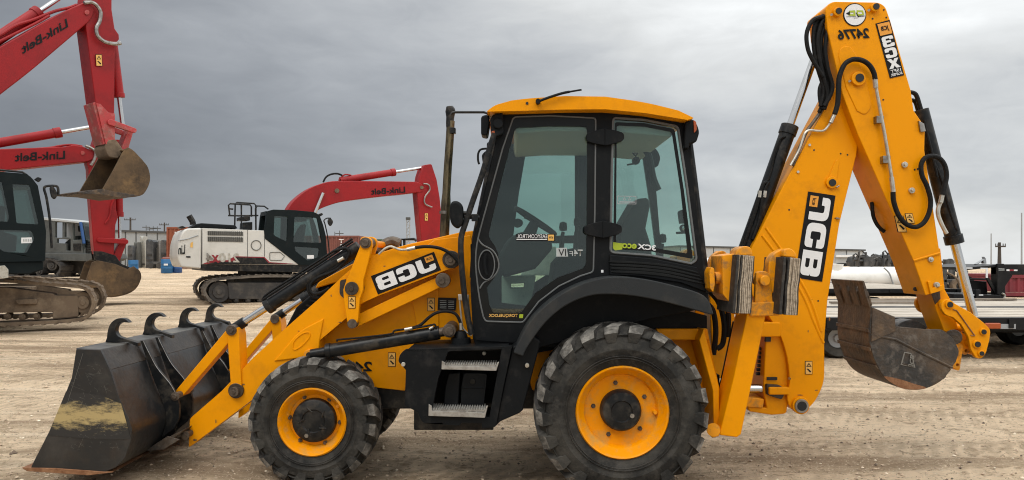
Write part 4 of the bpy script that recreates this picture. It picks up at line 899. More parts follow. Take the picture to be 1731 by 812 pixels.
MB().plate(circ(1405, 309.5, 6, 20), BM, .02, off=-.030).build('boom_pin', 'dark_bore', bp_)
MB().tube([pl(1414, 317, BM - .02), pl(1419, 314, BM - .02)], .006, 6).build('grease_nipple', 'steel', bp_)
for (x, y, m_) in ((1348.5, 291, 'zinc'), (1368, 245.5, 'zinc'), (1421, 260, 'dark_bore'), (1432.5, 262, 'dark_bore'), (1334, 355, 'dark_bore'), (1376, 254, 'dark_bore'), (1371.5, 507, 'dark_bore'), (1383, 509, 'dark_bore')):
    MB().plate(circ(x, y, 2.3 if m_ == 'zinc' else 1.5, 8), BM, .012, off=-.010 if m_ == 'zinc' else -.002).build('bolt_head', m_, BO)
for pts in (((1288, 398), (1312, 430), (1340, 470), (1360, 505), (1376, 545), (1392, 580)), ((1294, 385), (1322, 425), (1350, 470), (1371, 510), (1388, 560))):
    MB().tube([pl(x, y, BM + .004) for x, y in cat2(pts, 4)], .013, 8).build('boom_seam', 'yellow_paint', BO)
three_letter_logo((1412, 331), (1389.5, 476.5), (1366, 324), BM, BO, -.004)
MB().tube([pl(1413, 369, BM - .012), pl(1419, 370, BM - .012)], .008, 6).build('grease_nipple', 'steel', BO)
caution(1360.5, 610.5, 1373, 633, BM, BO)
rs = random.Random(21)
for (P_, par, spots) in ((BM, BO, ((1413, 369, 4, 1.0), (1334, 640, 2.5, 3), (1380, 660, 3, 1.2), (1402, 540, 1.4, 4), (1290, 505, 3, 1.5), (1352, 668, 5, 1.2), (1366, 560, 1.2, 2.2), (1340, 430, 1.3, 1.0))), (AY, [c for c in LD.children if c.name.startswith('loader_arm')][0], ((352, 735, 5, 1.2), (365, 712, 1.2, 4), (330, 744, 4, 2), (412, 650, 3, 1.5), (455, 640, 2.5, 1), (650, 450, 2, 1), (690, 470, 3, 1.2), (560, 500, 1.5, 2), (505, 560, 2, 1), (575, 545, 3.5, 1)))):
    for (x, y, rx, ry) in spots:
        pg = [(x + rx * (.6 + .6 * rs.random()) * math.cos(t_ / 9 * 2 * math.pi), y + ry * (.6 + .6 * rs.random()) * math.sin(t_ / 9 * 2 * math.pi)) for t_ in range(9)]
        MB().sheet(pg, P_, -.003).build('paint_chip', 'chip', par)
# boom ram
BR_ = 5.98
a_, b_ = pl(1388, 66, BR_), pl(1250, 452, BR_); d_ = b_ - a_
rm = MB().cyl(a_ + d_ * .385, a_ + d_ * .98, .064).cyl(a_ + d_ * .38, a_ + d_ * .42, .073).build('boom_ram', 'black_paint', LD, .004)
MB().cyl(a_ + d_ * .0, a_ + d_ * .39, .031).build('ram_rod', 'chrome', rm)
MB().tube(cat([pl(x, y, BR_ - .06) for x, y in ((1328, 231), (1318, 236), (1309, 260), (1303, 290), (1295, 310))], 5), .011, 8).build('ram_pipe', 'rubber_hose', rm)
for pts in (((1296, 308), (1290, 312), (1284, 330), (1276, 360), (1262, 400)), ((1300, 308), (1294, 318), (1288, 340), (1284, 370), (1272, 405)), ((1283, 328), (1274, 360), (1258, 412))):
    MB().tube(cat([pl(x, y, BR_ - .08) for x, y in pts], 5), .014, 8).build('ram_hose', 'rubber_hose', rm)
for (x, y) in ((1284.5, 328), (1293, 328)): MB().cyl(pl(x, y - 5, BR_ - .08), pl(x - 1.5, y + 6, BR_ - .08), .018, n=8).build('hose_fitting', 'zinc', rm)
# hose bundle at the boom head
mb = MB()
for pts in (((1402, 24), (1384, 38), (1380, 70), (1386, 110), (1397, 150), (1392, 180)), ((1404, 26), (1392, 44), (1387, 75), (1394, 120), (1404, 160), (1398, 185)), ((1398, 40), (1391, 70), (1392, 105), (1399, 140), (1406, 170)), ((1400, 28), (1380, 34), (1369, 55), (1370, 80), (1378, 100), (1396, 130)), ((1402, 30), (1388, 40), (1380, 70), (1388, 100), (1404, 135), (1400, 165), (1390, 190)), ((1404, 34), (1394, 60), (1394, 95), (1408, 130), (1408, 160), (1394, 185)), ((1406, 40), (1400, 80), (1404, 115), (1412, 150), (1398, 180)), ((1400, 130), (1391, 150), (1392, 172), (1396, 182))):
    yq = 5.80 + .09 * random.random(); mb.tube(cat([pl(x - 5, y, yq) for x, y in pts], 6), .018, 8)
for dx in (0, 1, 2, 3): mb.tube(cat([pl(x + 6 * dx, y, 5.99 - .03 * dx) for x, y in ((1388, 30), (1386, 60), (1392, 100), (1400, 140), (1392, 186))], 6), .018, 8)
mb.build('hose_bundle', 'rubber_hose', LD)
MB().tube(cat([pl(x, y, BM) for x, y in ((1404, 160), (1390, 185), (1376, 205), (1364, 222), (1356, 240), (1340, 280))], 5), .014, 8).build('boom_pipe', 'pin_steel', BO)
MB().tube(cat([pl(x, y, BM - .02) for x, y in ((1336, 280), (1350, 255), (1357, 235), (1361, 225), (1368, 220.5), (1380, 221.5), (1392, 221), (1400, 213), (1406, 203))], 6), .010, 8).cyl(pl(1404, 208, BM - .03), pl(1411, 193, BM - .03), .017).build('hydraulic_pipe', 'zinc', LD)
MB().plate(rp([(1381, 22, 8), (1392, 18), (1400, 20), (1398, 34), (1380, 34, 6)]), 5.90, .2).build('hose_guide', 'yellow_paint', LD, .01)

# --- dipper
DP = 5.775
dip = rp([(1395, 12, 10), (1407, 2.5, 10), (1486, 4, 10), (1497, 11, 10), (1506, 37), (1540, 153), (1545, 187), (1564, 215, 8), (1563, 254), (1577, 347), (1589, 428), (1594.5, 490), (1565, 500), (1544, 441), (1449, 225), (1424, 159), (1399, 51)])
D = MB().plate(dip, DP, .33).build('dipper', 'yellow_paint', LD, .008)
MB().plate(rp([(1417, 95), (1420, 80, 14), (1436, 77, 12), (1448, 95), (1462, 130), (1474, 180, 14), (1462, 196, 12), (1448, 188), (1430, 150)]), DP, .02, off=-.007).build('pivot_doubler', 'yellow_paint', D, .007)
for (x, y, r_, r2_) in ((1414, 22, 7.5, 5.2), (1477, 14.5, 7.5, 5.2), (1449, 134.5, 12, 7)):
    bs_ = MB().plate(circ(x, y, r_, 28), DP, .04, off=-.03).build('pivot_boss', 'yellow_paint', D, .006)
    MB().plate(circ(x + 1, y - 1, r2_, 24), DP, .02, off=-.038).build('pivot_pin', 'dark_bore', bs_)
    MB().cyl(pl(x - r_, y + 3, DP - .012), pl(x - r_ - 1, y + 3, DP - .03), .010, n=8).build('grease_nipple', 'zinc', bs_)
for (x, y, r_) in ((1475, 32, 1.6), (1494, 17, 1.5), (1498, 30, 1.5), (1493, 169, 1.5)): MB().plate(circ(x, y, r_, 8), DP, .01, off=-.003).build('bolt_hole', 'dark_bore', D)
for (x, y, r_) in ((1528, 279, 5), (1540, 322.5, 5), (1572, 439, 4.5), (1582, 482, 5)): MB().plate(circ(x, y, r_, 12), DP, .03, off=-.02).plate(circ(x, y, r_ * .6, 6), DP, .02, off=-.034).build('bolt_head', 'zinc', D, .003)
for (x, y) in ((1546, 287), (1551, 286)): MB().plate(circ(x, y, 1.6, 8), DP, .01, off=-.003).build('bolt_hole', 'dark_bore', D)
write('24776', (1469.5, 65), (-53, 3.5), (-2, -17.5), DP, 'dark_ink', 'fleet_number', D, .035)
ci = MB().plate(circ(1444.5, 25.5, 19.5, 40), DP, .002, off=-.004).build('dealer_sticker', 'dark_ink', D)
MB().sheet(circ(1444.5, 25.5, 17.8, 40), DP, -.007).build('sticker_face', 'white_decal', ci)
mb = MB(); mb.sheet([(1434, 19), (1444.5, 18.2), (1445.5, 28), (1433, 27.2), (1436, 23)], DP, -.009, holes=[[(1436.5, 22), (1436.5, 24.5), (1442, 25), (1442, 22)]]); mb.sheet([(1447, 18.2), (1458, 18.5), (1460, 26), (1450, 27.5), (1447.5, 24)], DP, -.009, holes=[[(1449.5, 21), (1450, 24.5), (1457, 24.5), (1456, 21)]]); mb.build('sticker_emblem', 'lime_decal', ci)
mb = MB(); mb.sheet([(1429, 23.5), (1436, 20), (1435.5, 27)], DP, -.010); mb.sheet(bar((1446, 22.5), (1450, 29), .5, 1), DP, -.011); mb.sheet([(1430, 28.8), (1446, 28.6), (1446, 29.2), (1430, 29.4)], DP, -.010); mb.sheet([(1449, 27.6), (1460.5, 27.3), (1460.5, 28.6), (1449, 29.2)], DP, -.010); mb.sheet([(1442, 31), (1449, 30.9), (1449, 31.5), (1442, 31.6)], DP, -.010); mb.build('sticker_mark', 'dark_ink', ci)
TL_, TR_, BRr, BLl = (1479.5, 40.5), (1503.5, 34), (1528, 127.5), (1504, 133)
md_ = MB().plate([TL_, TR_, BRr, BLl], DP, .002, off=-.004).build('model_decal', 'black_decal', D)
O_, U_, V_ = BRr, V2(BRr, BLl), V2(BRr, TR_)
MB().sheet(mapq([[(0, 0), (1, 0), (1, 1), (0, 1)]], O_, U_, V_, .08, .92, .76, .97)[0], DP, -.008).build('logo_square', 'orange_decal', md_)
pt = lambda s_, t_: (O_[0] + U_[0] * s_ + V_[0] * t_, O_[1] + U_[1] * s_ + V_[1] * t_)
write('JCB', pt(.22, .815), (U_[0] * .55, U_[1] * .55), (V_[0] * .10, V_[1] * .10), DP, 'dark_ink', 'logo_mark', md_, .03, off=-.011)
mb = MB()
for lps, t0, t1 in ((block3(), .54, .73), (blockC(), .345, .52), (blockX(), .155, .325)):
    q = mapq(lps, O_, U_, V_, .1, .9, t0, t1); mb.sheet(q[0], DP, -.008)
mb.build('model_lettering', 'white_decal', md_)
write('15FT', pt(.14, .085), (U_[0] * .7, U_[1] * .7), (V_[0] * .05, V_[1] * .05), DP, 'white_decal', 'model_lettering', md_, .02, off=-.008)
write('SUPER', pt(.1, .025), (U_[0] * .8, U_[1] * .8), (V_[0] * .045, V_[1] * .045), DP, 'white_decal', 'model_lettering', md_, .02, off=-.008)
# hose loop over the pivot, steel pipe down the dipper, hose loop at the bottom
MB().tube(cat([pl(x, y, DP - .05) for x, y in ((1411, 193), (1416, 175), (1417.5, 150), (1419, 130), (1427, 110), (1438, 102), (1448, 100.5), (1460, 103.5), (1470, 111), (1477, 123), (1479.5, 135))], 6), .020, 10).build('hydraulic_hose', 'rubber_hose', LD)
mb = MB().tube([pl(1479.5, 140, DP - .05), pl(1483, 160, DP - .045), pl(1496, 230, DP - .04), pl(1508, 305, DP - .04)], .013, 10)
mb.cyl(pl(1479, 134, DP - .05), pl(1480.5, 149, DP - .05), .019, n=8).cyl(pl(1507, 300, DP - .04), pl(1510, 325, DP - .04), .018, n=8); mb.build('hydraulic_pipe', 'zinc', LD)
for (x, y) in ((1481, 204), (1492, 271)): MB().plate([(x - 4.5, y - 6), (x + 8, y - 6), (x + 8, y + 6), (x - 4.5, y + 6)], DP, .055, off=-.05).build('pipe_clamp', 'steel', D, .003)
MB().tube(cat([pl(x, y, DP - .045) for x, y in ((1509.5, 325), (1511, 342), (1519, 364), (1532, 379), (1548, 384), (1562, 376), (1571, 358), (1573, 338), (1567, 315), (1559, 298), (1557, 280), (1563, 268), (1575, 264), (1588, 268), (1597, 280), (1600, 297), (1597, 315), (1593, 330))], 6), .019, 10).build('hydraulic_hose', 'rubber_hose', LD)
MB().cyl(pl(1593, 329, DP - .04), pl(1590, 343, DP - .04), .018, n=8).tube(cat([pl(x, y, DP - .02) for x, y in ((1590, 342), (1586, 352), (1586, 364), (1592, 380), (1600, 395))], 5), .017, 8).build('hydraulic_pipe', 'zinc', LD)
MB().tube(cat([pl(x, y, 6.0) for x, y in ((1474, 342), (1476, 365), (1484, 382), (1495, 392))], 5), .016, 8).build('hydraulic_hose', 'rubber_hose', LD)
MB().tube(cat([pl(x, y, 5.9) for x, y in ((1538, 156), (1548, 160), (1555, 180), (1562, 205))], 5), .018, 8).tube(cat([pl(x, y, 5.95) for x, y in ((1538, 170), (1547, 172), (1553, 190), (1560, 210))], 5), .018, 8).tube(cat([pl(x, y, 5.85) for x, y in ((1562, 203), (1568, 230), (1576, 262), (1584, 300))], 5), .012, 8).build('hydraulic_hose', 'rubber_hose', LD)
caution(1517, 365, 1533, 393, DP, D, -.004, -6); caution(1533, 361, 1546, 378, DP, D, -.004, -4)
MB().plate([(1551, 205), (1560, 210), (1563, 223), (1554, 224)], DP, .06, off=-.02).build('pipe_clamp', 'steel', D, .003)
# seam and stop plate of the extending dipper
MB().tube([pl(1544, 441, DP - .002), pl(1588.5, 428, DP - .002)], .010, 6).build('weld_seam', 'yellow_paint', D)
MB().plate([(1566, 476), (1571, 475), (1574, 487), (1594, 481), (1594.5, 490), (1571, 497)], DP, .03, off=-.02).build('end_stop', 'yellow_paint', D, .004)
MB().plate(circ(1549, 489, 3.5, 12), DP + .1, .02).build('bolt_hole', 'dark_bore', D)
ID = MB().plate([(1572, 420), (1590, 420), (1597, 489), (1606, 505), (1620, 556), (1597, 562), (1583, 525), (1574, 495)], DP + .045, .24).build('inner_dipper', 'yellow_paint', LD, .006)
MB().plate([(1574, 493), (1588, 489), (1590, 505), (1581, 515)], DP + .04, .01).build('grease_stain', 'grease', ID)
# bucket ram on the dipper's back
a_, b_ = pl(1553, 175, 5.93), pl(1647, 540, 5.93); d_ = b_ - a_
rm = MB().cyl(a_ + d_ * .03, a_ + d_ * .645, .062).cyl(a_ + d_ * .61, a_ + d_ * .65, .072).build('bucket_ram', 'black_paint', LD, .004)
MB().cyl(a_ + d_ * .64, a_ + d_ * .985, .036).build('ram_rod', 'chrome', rm)
MB().tube(cat([pl(x, y, 5.87) for x, y in ((1570, 255), (1590, 300), (1602, 345), (1614, 382), (1618, 390), (1614, 398))], 5), .010, 8).build('ram_pipe', 'rubber_hose', rm)
# bucket links
lk1 = rp([(1591, 522, 5), (1592, 510, 8), (1604, 504.5, 8), (1612, 512, 5), (1642, 529), (1665, 547, 8), (1675, 558, 6), (1673, 575), (1667, 598, 8), (1659, 607, 8), (1650, 606, 6), (1641, 590), (1637, 570), (1625, 549), (1611, 537), (1598, 533, 5)])
LK = MB().plate(lk1, 5.72, .035).build('bucket_link', 'yellow_paint', LD, .006)
MB().plate(lk1, 5.72, .035, off=.36).build('bucket_link', 'yellow_paint', LD, .006)
MB().tube([pl(x, y, 5.716) for x, y in ((1611, 523.5), (1617, 525), (1648, 568), (1641, 567))], .005, 6).build('link_groove', 'rust', LK)
for (x, y, r_) in ((1604, 515, 7), (1661, 561, 6), (1650.5, 582, 7), (1657.5, 597.5, 5.5)):
    MB().plate(circ(x, y, r_, 24), 5.72, .42, off=-.015).build('link_boss', 'yellow_paint', LK, .004)
    MB().plate(circ(x, y, r_ * .68, 20), 5.72, .02, off=-.022).build('link_pin', 'dark_bore', LK)
MB().plate(rp([(1624, 560), (1642, 575), (1642, 592, 6), (1632, 602, 8), (1622, 594)]), 5.82, .2, holes=[circ(1633.5, 593.5, 3, 10)]).build('tipping_link', 'yellow_worn', LD, .005)

# --- digging bucket
DBY, DBT = 5.66, .56
sideb = rp([(1472.5, 518.5), (1513, 536), (1514, 552, 4), (1535, 554), (1565, 557), (1592, 557, 6), (1611, 572), (1622, 594, 5), (1616, 612), (1602, 631), (1598, 640, 4), (1585, 646), (1565, 657, 10), (1542, 659.5), (1520, 655), (1494.5, 638.5, 20), (1478, 609, 15), (1470.5, 580), (1470, 556)])
DB = MB().plate(ribbon(cat2([(1465.5, 500), (1470.5, 517), (1470, 557), (1470.8, 580), (1478, 609), (1494.5, 638.5), (1520, 655), (1542.5, 659.6), (1565, 657), (1590, 645), (1608, 625)], 4), -3.2), DBY, DBT).build('digging_bucket', 'bucket_brown', LD, .003, smooth=30)
for k in range(2):
    sp_ = MB().plate(sideb, DBY - .005 if k == 0 else DBY + DBT - .015, .022).build('bucket_side', 'bucket_dark', DB, .003)
    if k == 0:
        MB().plate(rp([(1474, 520), (1512, 537), (1513, 560), (1472, 578)]), DBY - .005, .012, off=-.010).build('side_cutter', 'bucket_brown', sp_, .003)
        MB().tube([pl(x, y, DBY - .006) for x, y in ((1472, 566), (1514, 574), (1545, 590), (1575, 605), (1610, 622))], .010, 6).build('weld_seam', 'bucket_dark', sp_)
        MB().plate(cat2([(1494, 637), (1520, 641), (1545, 649), (1566, 656), (1543, 659), (1520, 655)], 3, True), DBY - .005, .004, off=-.004).build('rusty_edge', 'rust', sp_)
        ol = [(1528, 595), (1540, 597), (1547, 622), (1522, 617)]
        em = MB().plate(ol, DBY - .005, .01, off=-.006, holes=[[(1529.5, 597), (1538.5, 598.8), (1544.5, 620), (1524.5, 616)]]).build('embossed_emblem', 'pin_scratch', sp_, .002)
        write('JCB', (1534, 618.5), (1.5, -20), (9, 2.0), DBY - .005, 'pin_scratch', 'emblem_lettering', em, .03, off=-.010)
        mb = MB()
        for k2 in range(2): mb.sheet([(1524 + 2 * k2, 614 + 1.8 * k2), (1541, 617.3 + 2 * k2), (1541.2, 618.2 + 2 * k2), (1524 + 2 * k2, 614.9 + 1.8 * k2)], DBY - .005, -.006)
        mb.build('emblem_rule', 'bucket_brown', em)
for k in range(3):   # wear ribs across the shell
    (x, y), (x2, y2) = [((1470, 556), (1470, 562)), ((1472, 588), (1473, 594)), ((1482, 618), (1486, 624))][k]
    MB().plate(ribbon([(x - .2, y), (x2 - .2, y2)], 2.2), DBY - .002, DBT + .004).build('wear_rib', 'bucket_brown', DB, .002)
for k in range(4):
    yy = DBY + .0 + k * .147
    MB().plate(rp([(1458, 476), (1461, 475), (1466, 490), (1473, 517), (1470, 520), (1462, 497)]), DBY, .105).shift((0, yy - DBY, 0)).build('bucket_tooth', 'bucket_brown', DB, .004)
MB().plate(ribbon([(1463.5, 494), (1471, 518)], -4.5), DBY + .004, DBT - .008).build('tooth_bar', 'bucket_brown', DB, .004)
MB().plate(ribbon([(1456.5, 475.5), (1460, 486)], -3.5), DBY + .004, DBT - .008).build('cutting_edge', 'bucket_brown', DB, .004)
MB().plate(rp([(1600, 560), (1628, 585), (1622, 628, 6), (1612, 624), (1600, 615), (1610, 590)]), DBY + .12, .03).plate(rp([(1608, 606), (1618, 604), (1625, 618, 6), (1617, 624, 6), (1605, 620)]), DBY + .10, .08, holes=[circ(1618.5, 617, 2.8, 10)]).plate(rp([(1600, 560), (1628, 585), (1622, 628, 6), (1600, 615)]), DBY + .12, .03, off=.25).build('bucket_lug', 'yellow_worn', DB, .004)
MB().cyl(pl(1612, 570, DBY + .03), pl(1612, 570, DBY + .53), .06).build('bucket_pin', 'grease', DB, .004)
mb = MB().plate(cat2([(1516, 556), (1522, 546), (1540, 541), (1556, 545), (1566, 556), (1540, 560)], 4, True), DBY + .30, .16).build('bucket_back', 'bucket_dark', DB, .01)

# ------------------------------------------------------------------ excavators
def inset(poly, d):
    """closed polygon moved inward by d (photo pixels)"""
    n = len(poly); ar = sum(poly[i - 1][0] * poly[i][1] - poly[i][0] * poly[i - 1][1] for i in range(n)); sg = 1 if ar > 0 else -1; o = []
    for i in range(n):
        a_, b_ = Vector(poly[i - 1]), Vector(poly[(i + 1) % n]); t = (b_ - a_).normalized(); o.append((poly[i][0] - t.y * d * sg, poly[i][1] + t.x * d * sg))
    return o
def resample(poly, n):
    L_ = [0]; k = len(poly)
    for i in range(k): L_.append(L_[-1] + (Vector(poly[(i + 1) % k]) - Vector(poly[i])).length)
    o = []; j = 0
    for i in range(n):
        t = L_[-1] * i / n
        while L_[j + 1] < t: j += 1
        f = (t - L_[j]) / max(1e-6, L_[j + 1] - L_[j]); o.append(tuple(Vector(poly[j]).lerp(Vector(poly[(j + 1) % k]), f)))
    return o
def crawler(outline, P, width, belt, n, parent, m='track_steel', off=0, wheels=(), frame=None, dark='track_dark'):
    """crawler track: belt of shoes round the outline, side frame, end wheels and rollers"""
    aw = away(P); ol = resample(outline, n * 4); inn = inset(ol, belt); mb = MB()
    mb.plate(ol, P, width, holes=[inn[::-1]], off=off)
    for i in range(n):   # grousers: one bar per shoe standing proud, with a gap between shoes
        a_, b_ = Vector(ol[(4 * i) % len(ol)]), Vector(ol[(4 * i + 3) % len(ol)]); t = (b_ - a_).normalized(); cx_, cy_ = sum(p[0] for p in outline) / len(outline), sum(p[1] for p in outline) / len(outline)
        nn = Vector((-t.y, t.x)); mid = (a_ + b_) / 2
        if nn.dot(Vector((mid.x - cx_, mid.y - cy_))) < 0: nn = -nn
        g = belt * .42
        mb.plate([tuple(a_ + nn * .05), tuple(b_ + nn * .05), tuple(b_ + nn * g * .35), tuple(a_.lerp(b_, .35) + nn * g * .35), tuple(a_.lerp(b_, .3) + nn * g), tuple(a_ + nn * g)], P, width + .02, off=off - .01)
    tr = mb.build('crawler_track', m, parent, smooth=20)
    for (x, y, r_) in wheels:
        MB().plate(circ(x, y, r_, 24), P, width * .6, off=off + width * .2).plate(circ(x, y, r_ * .62, 20), P, .05, off=off + width * .14).plate(circ(x, y, r_ * .25, 12), P, .05, off=off + width * .1).build('track_wheel', dark, tr, .01)
    if frame: MB().plate(frame, P, width * .7, off=off + width * .12).build('track_frame', m if m == 'dirt_brown' else dark, tr, .02)
    return tr
def ram(p0, p1, P, off, rb, rr, f, parent, mb_='red_paint', name='boom_ram'):
    aw = away(P); a_, b_ = pl(*p0, P) + aw * off, pl(*p1, P) + aw * off; d_ = b_ - a_
    r_ = MB().cyl(a_, a_ + d_ * f, rb, n=14).cyl(a_ + d_ * (f - .05), a_ + d_ * f, rb * 1.15, n=14).build(name, mb_, parent, .01)
    MB().cyl(a_ + d_ * (f - .02), b_, rr, n=12).build('ram_rod', 'chrome', r_); return r_
def hosep(pts, P, off, r_, parent, m='rubber_hose', name='hydraulic_hose'):
    aw = away(P); return MB().tube(cat([pl(x, y, P) + aw * off for x, y in pts], 5), r_, 8).build(name, m, parent)

# --- excavator with raised boom at the left edge
PA = (60, 15.9, 54)
EA = thing('excavator', 'red crawler excavator cut off by the left edge, boom raised high, tan bucket hanging open', 'excavator', pl(-60, 553, 16.2), 'excavators in the yard')
PAu = (60, 15.2, 37)
cabA = rp([(-70, 292), (0, 290.5), (45, 294), (54, 301, 8), (64, 314), (74, 366), (78, 392), (76.5, 442, 4), (-70, 444)])
w1 = rp([(21, 311, 3), (50, 312.5, 4), (65.5, 379.5, 3), (28, 377.5, 3)]); w0 = rp([(-40, 306), (3, 308), (15, 364), (14, 375, 3), (-40, 372)]); w2 = rp([(-30, 388), (53, 390, 4), (58.5, 404, 4), (52, 414), (45, 428, 4), (7, 426, 4), (-20, 408)])
CA = MB().plate(cabA, PAu, .12, holes=[w1[::-1], w0[::-1], w2[::-1]]).build('cab', 'green_black', EA, .02)
MB().plate(cabA, PAu, .10, holes=[w1[::-1], w0[::-1], w2[::-1]], off=1.05).plate([(-70, 293), (44, 296), (52, 302), (62, 316), (-70, 314)], PAu, .95, off=.11).plate([(-70, 430), (74, 430), (76, 442), (-70, 444)], PAu, .95, off=.11).build('cab_shell', 'green_black', CA)
for w_ in (w0, w1, w2):
    for o_ in (.05, 1.09): MB().plate(w_, PAu, .01, off=o_).build('window_pane', 'far_glass', CA)
st_ = MB().plate([(36, 402), (54, 401.5), (55, 411), (36, 411.5)], PAu, .004, off=.03).build('cab_sticker', 'white_decal', CA)
mb = MB(); [mb.sheet([(39 + 4 * k, 404.5), (41.5 + 4 * k, 404.4), (41.5 + 4 * k, 408.5), (39 + 4 * k, 408.6)], PAu, .026) for k in range(4)]; mb.build('sticker_print', 'grey_decal', st_)
MB().plate(rp([(-40, 380), (-10, 372, 4), (0, 345, 5), (10, 348, 4), (8, 392), (30, 398), (28, 425), (-40, 430)]), PAu, .5, off=.3).build('cab_seat', 'interior_dark', CA, .02)
MB().tube([pl(x, y, PAu) + away(PAu) * .03 for x, y in ((-60, 289), (0, 287.5), (38, 291), (46, 296))], .022, 8).build('roof_rail', 'black_paint', CA)
MB().plate(rp([(58, 303), (64, 298.5, 3), (72, 302, 3), (66, 308, 3)]), PAu, .12, off=.05).cyl(pl(50, 298, PAu) + away(PAu) * .1, pl(54, 304, PAu) + away(PAu) * .1, .02).build('work_light', 'black_paint', CA, .01)
hosep(((88, 420), (85, 375), (79, 335), (75, 320), (78, 315), (92, 314), (98, 317), (99, 330)), PAu, .05, .026, CA, 'black_paint', 'mirror_bracket')
mA = MB().plate(cat2([(84, 318), (89, 314.5), (95, 322), (97, 330), (93, 336.5), (87, 333)], 4, True), PAu, .07, off=.02).build('wing_mirror', 'black_paint', CA, .02)
UA = MB().plate([(-260, 400), (-60, 400), (-60, 442), (74, 442), (74, 456), (50, 464), (-260, 464)], PAu, 2.4, off=.05).build('turntable', 'green_black', EA, .03)
MB().plate([(-60, 462), (10, 462), (8, 478), (-60, 478)], PAu, 1.2, off=.7).build('slew_ring', 'track_dark', UA, .02)
MB().plate([(-4, 450), (8, 449), (14, 456), (14, 470), (-4, 472)], PAu, .3, off=-.12).build('cab_step', 'zinc', UA, .01)
trA = cat2([(-255, 482), (-200, 478), (-60, 474), (16, 473.5), (80, 479), (135, 483), (152, 492), (160, 511), (154, 530), (142, 541), (90, 547), (0, 551), (-120, 553), (-240, 552), (-268, 530), (-270, 505)], 5, True)
PT = (60, 15.7, 25)
frA = rp([(-230, 490), (10, 486, 6), (90, 497, 4), (91, 500), (131, 500, 3), (132, 536, 3), (88, 540), (88, 528), (-230, 534)])
crawler(trA, PT, .62, 5, 44, EA, 'dirt_brown', frame=frA, wheels=((139, 512, 18), (-240, 512, 24), (10, 536, 6), (35, 537, 6), (60, 536, 6), (-20, 537, 6), (-60, 537, 6)), dark='dirt_brown')
crawler(trA, PT, .62, 5, 44, EA, 'dirt_brown', frame=frA, wheels=((139, 512, 18), (-240, 512, 24)), off=2.3, dark='dirt_brown')
MB().plate(rp([(26, 507, 4), (62, 505, 3), (63, 514, 3), (30, 515, 4)]), PT, .12, off=-.02).build('track_bracket', 'dirt_brown', EA, .01)
MB().plate([(-150, 490), (30, 490), (30, 520), (-150, 520)], PT, 1.8, off=.5).build('car_body', 'dirt_brown', EA, .02)
bmA = cat2([(-330, 470), (-330, 400), (-260, 240), (-180, 175), (-90, 125), (0, 79), (85, 31), (133, 8), (150, 4), (159, 18), (153, 34), (140, 46)], 3) + cat2([(140, 46), (55, 118), (0, 161), (-80, 225), (-150, 300), (-230, 420), (-290, 480)], 3)[1:]
BA = MB().plate(bmA, PA, .62).build('boom', 'red_paint', EA, .03)
write('Link-Belt', (115, 46), (-77, 46), (-3, -14.5), PA, 'dark_ink', 'boom_lettering', BA, .022, off=-.012)
MB().plate(circ(146.5, 21.5, 4), PA, .05, off=-.03).build('boom_pin', 'red_worn', BA, .005)
hosep(((-60, 90), (0, 60), (30, 42), (60, 32), (95, 18), (120, 12), (133, 7)), PA, .1, .035, BA, 'red_paint', 'boom_pipe'); hosep(((-60, 100), (0, 70), (60, 40), (85, 26)), PA, .05, .03, BA, 'red_paint', 'boom_pipe')
hosep(((140, 6), (152, 5), (161, 10), (168, 22), (166, 38), (161, 48), (163, 61), (174, 71), (190, 75), (202, 74)), PA, -.06, .045, EA, 'steel')
ram((-60, 105), (110, -8), PA, .3, .13, .055, .78, EA, name='arm_ram')
stk = [(155, -70), (185, -75), (191, 0), (191, 16), (196, 48), (203, 58), (203.5, 66), (197, 74), (196, 100), (195.5, 186), (194.5, 236), (181, 242), (163, 172), (146.5, 42), (148, 0)]
SA = MB().plate(stk, PA, .52, off=.05).build('stick', 'red_paint', EA, .025)
MB().plate([(163.5, 174), (171, 176), (184, 190), (195, 192), (195, 240), (180, 244)], PA, .03, off=.025).plate([(163, 172), (181, 242), (177, 244), (159, 174)], PA, .5, off=.06).build('worn_end', 'red_worn', SA)
caution(163, 92, 174, 112, PA, SA, .02, -1)
ram((199, 66), (218, 216), PA, .3, .12, .055, .64, EA, name='bucket_ram')
hosep(((196, 80), (195, 120), (194, 150), (198, 160), (195, 172)), PA, .25, .03, SA, 'red_paint', 'stick_pipe')
for o_ in (-.04, .54): MB().plate(bar((186, 207), (226, 221), 5, 4.2), PA, .08, off=o_).build('bucket_link', 'red_worn', EA, .015)
lkA = MB().plate(bar((226, 221), (216, 250), 4.6, 6), PA, .3, off=.14).build('tipping_link', 'red_worn', EA, .015)
bkA = rp([(212, 250), (219, 253, 4), (236, 270), (247, 284, 10), (250.5, 305, 10), (243, 324, 10), (232, 332, 6), (205, 334), (168, 326), (170, 320), (187, 290), (205, 256)])
shA = cat2([(203, 254), (219, 253), (236, 270), (247, 284), (250.5, 305), (243, 324), (232, 332), (205, 334), (168, 328), (150, 327)], 4)
KA = MB().plate(ribbon(shA, 2.6), PA, 1.25, off=-.10).build('bucket', 'bucket_tan', EA, .008)
for o_ in (-.12, 1.11): MB().plate(bkA, PA, .045, off=o_).build('bucket_side', 'bucket_tan', KA, .01)
MB().plate(rp([(150, 323), (168, 320), (190, 325), (232, 331), (205, 336), (168, 330), (135, 328)]), PA, 1.30, off=-.13).build('cutting_edge', 'bucket_brown', KA, .008)
for k in range(5): MB().plate([(128, 325.5), (152, 321.5), (154, 328), (130, 328)], PA, .12, off=-.12 + .29 * k).build('bucket_tooth', 'bucket_brown', KA, .01)
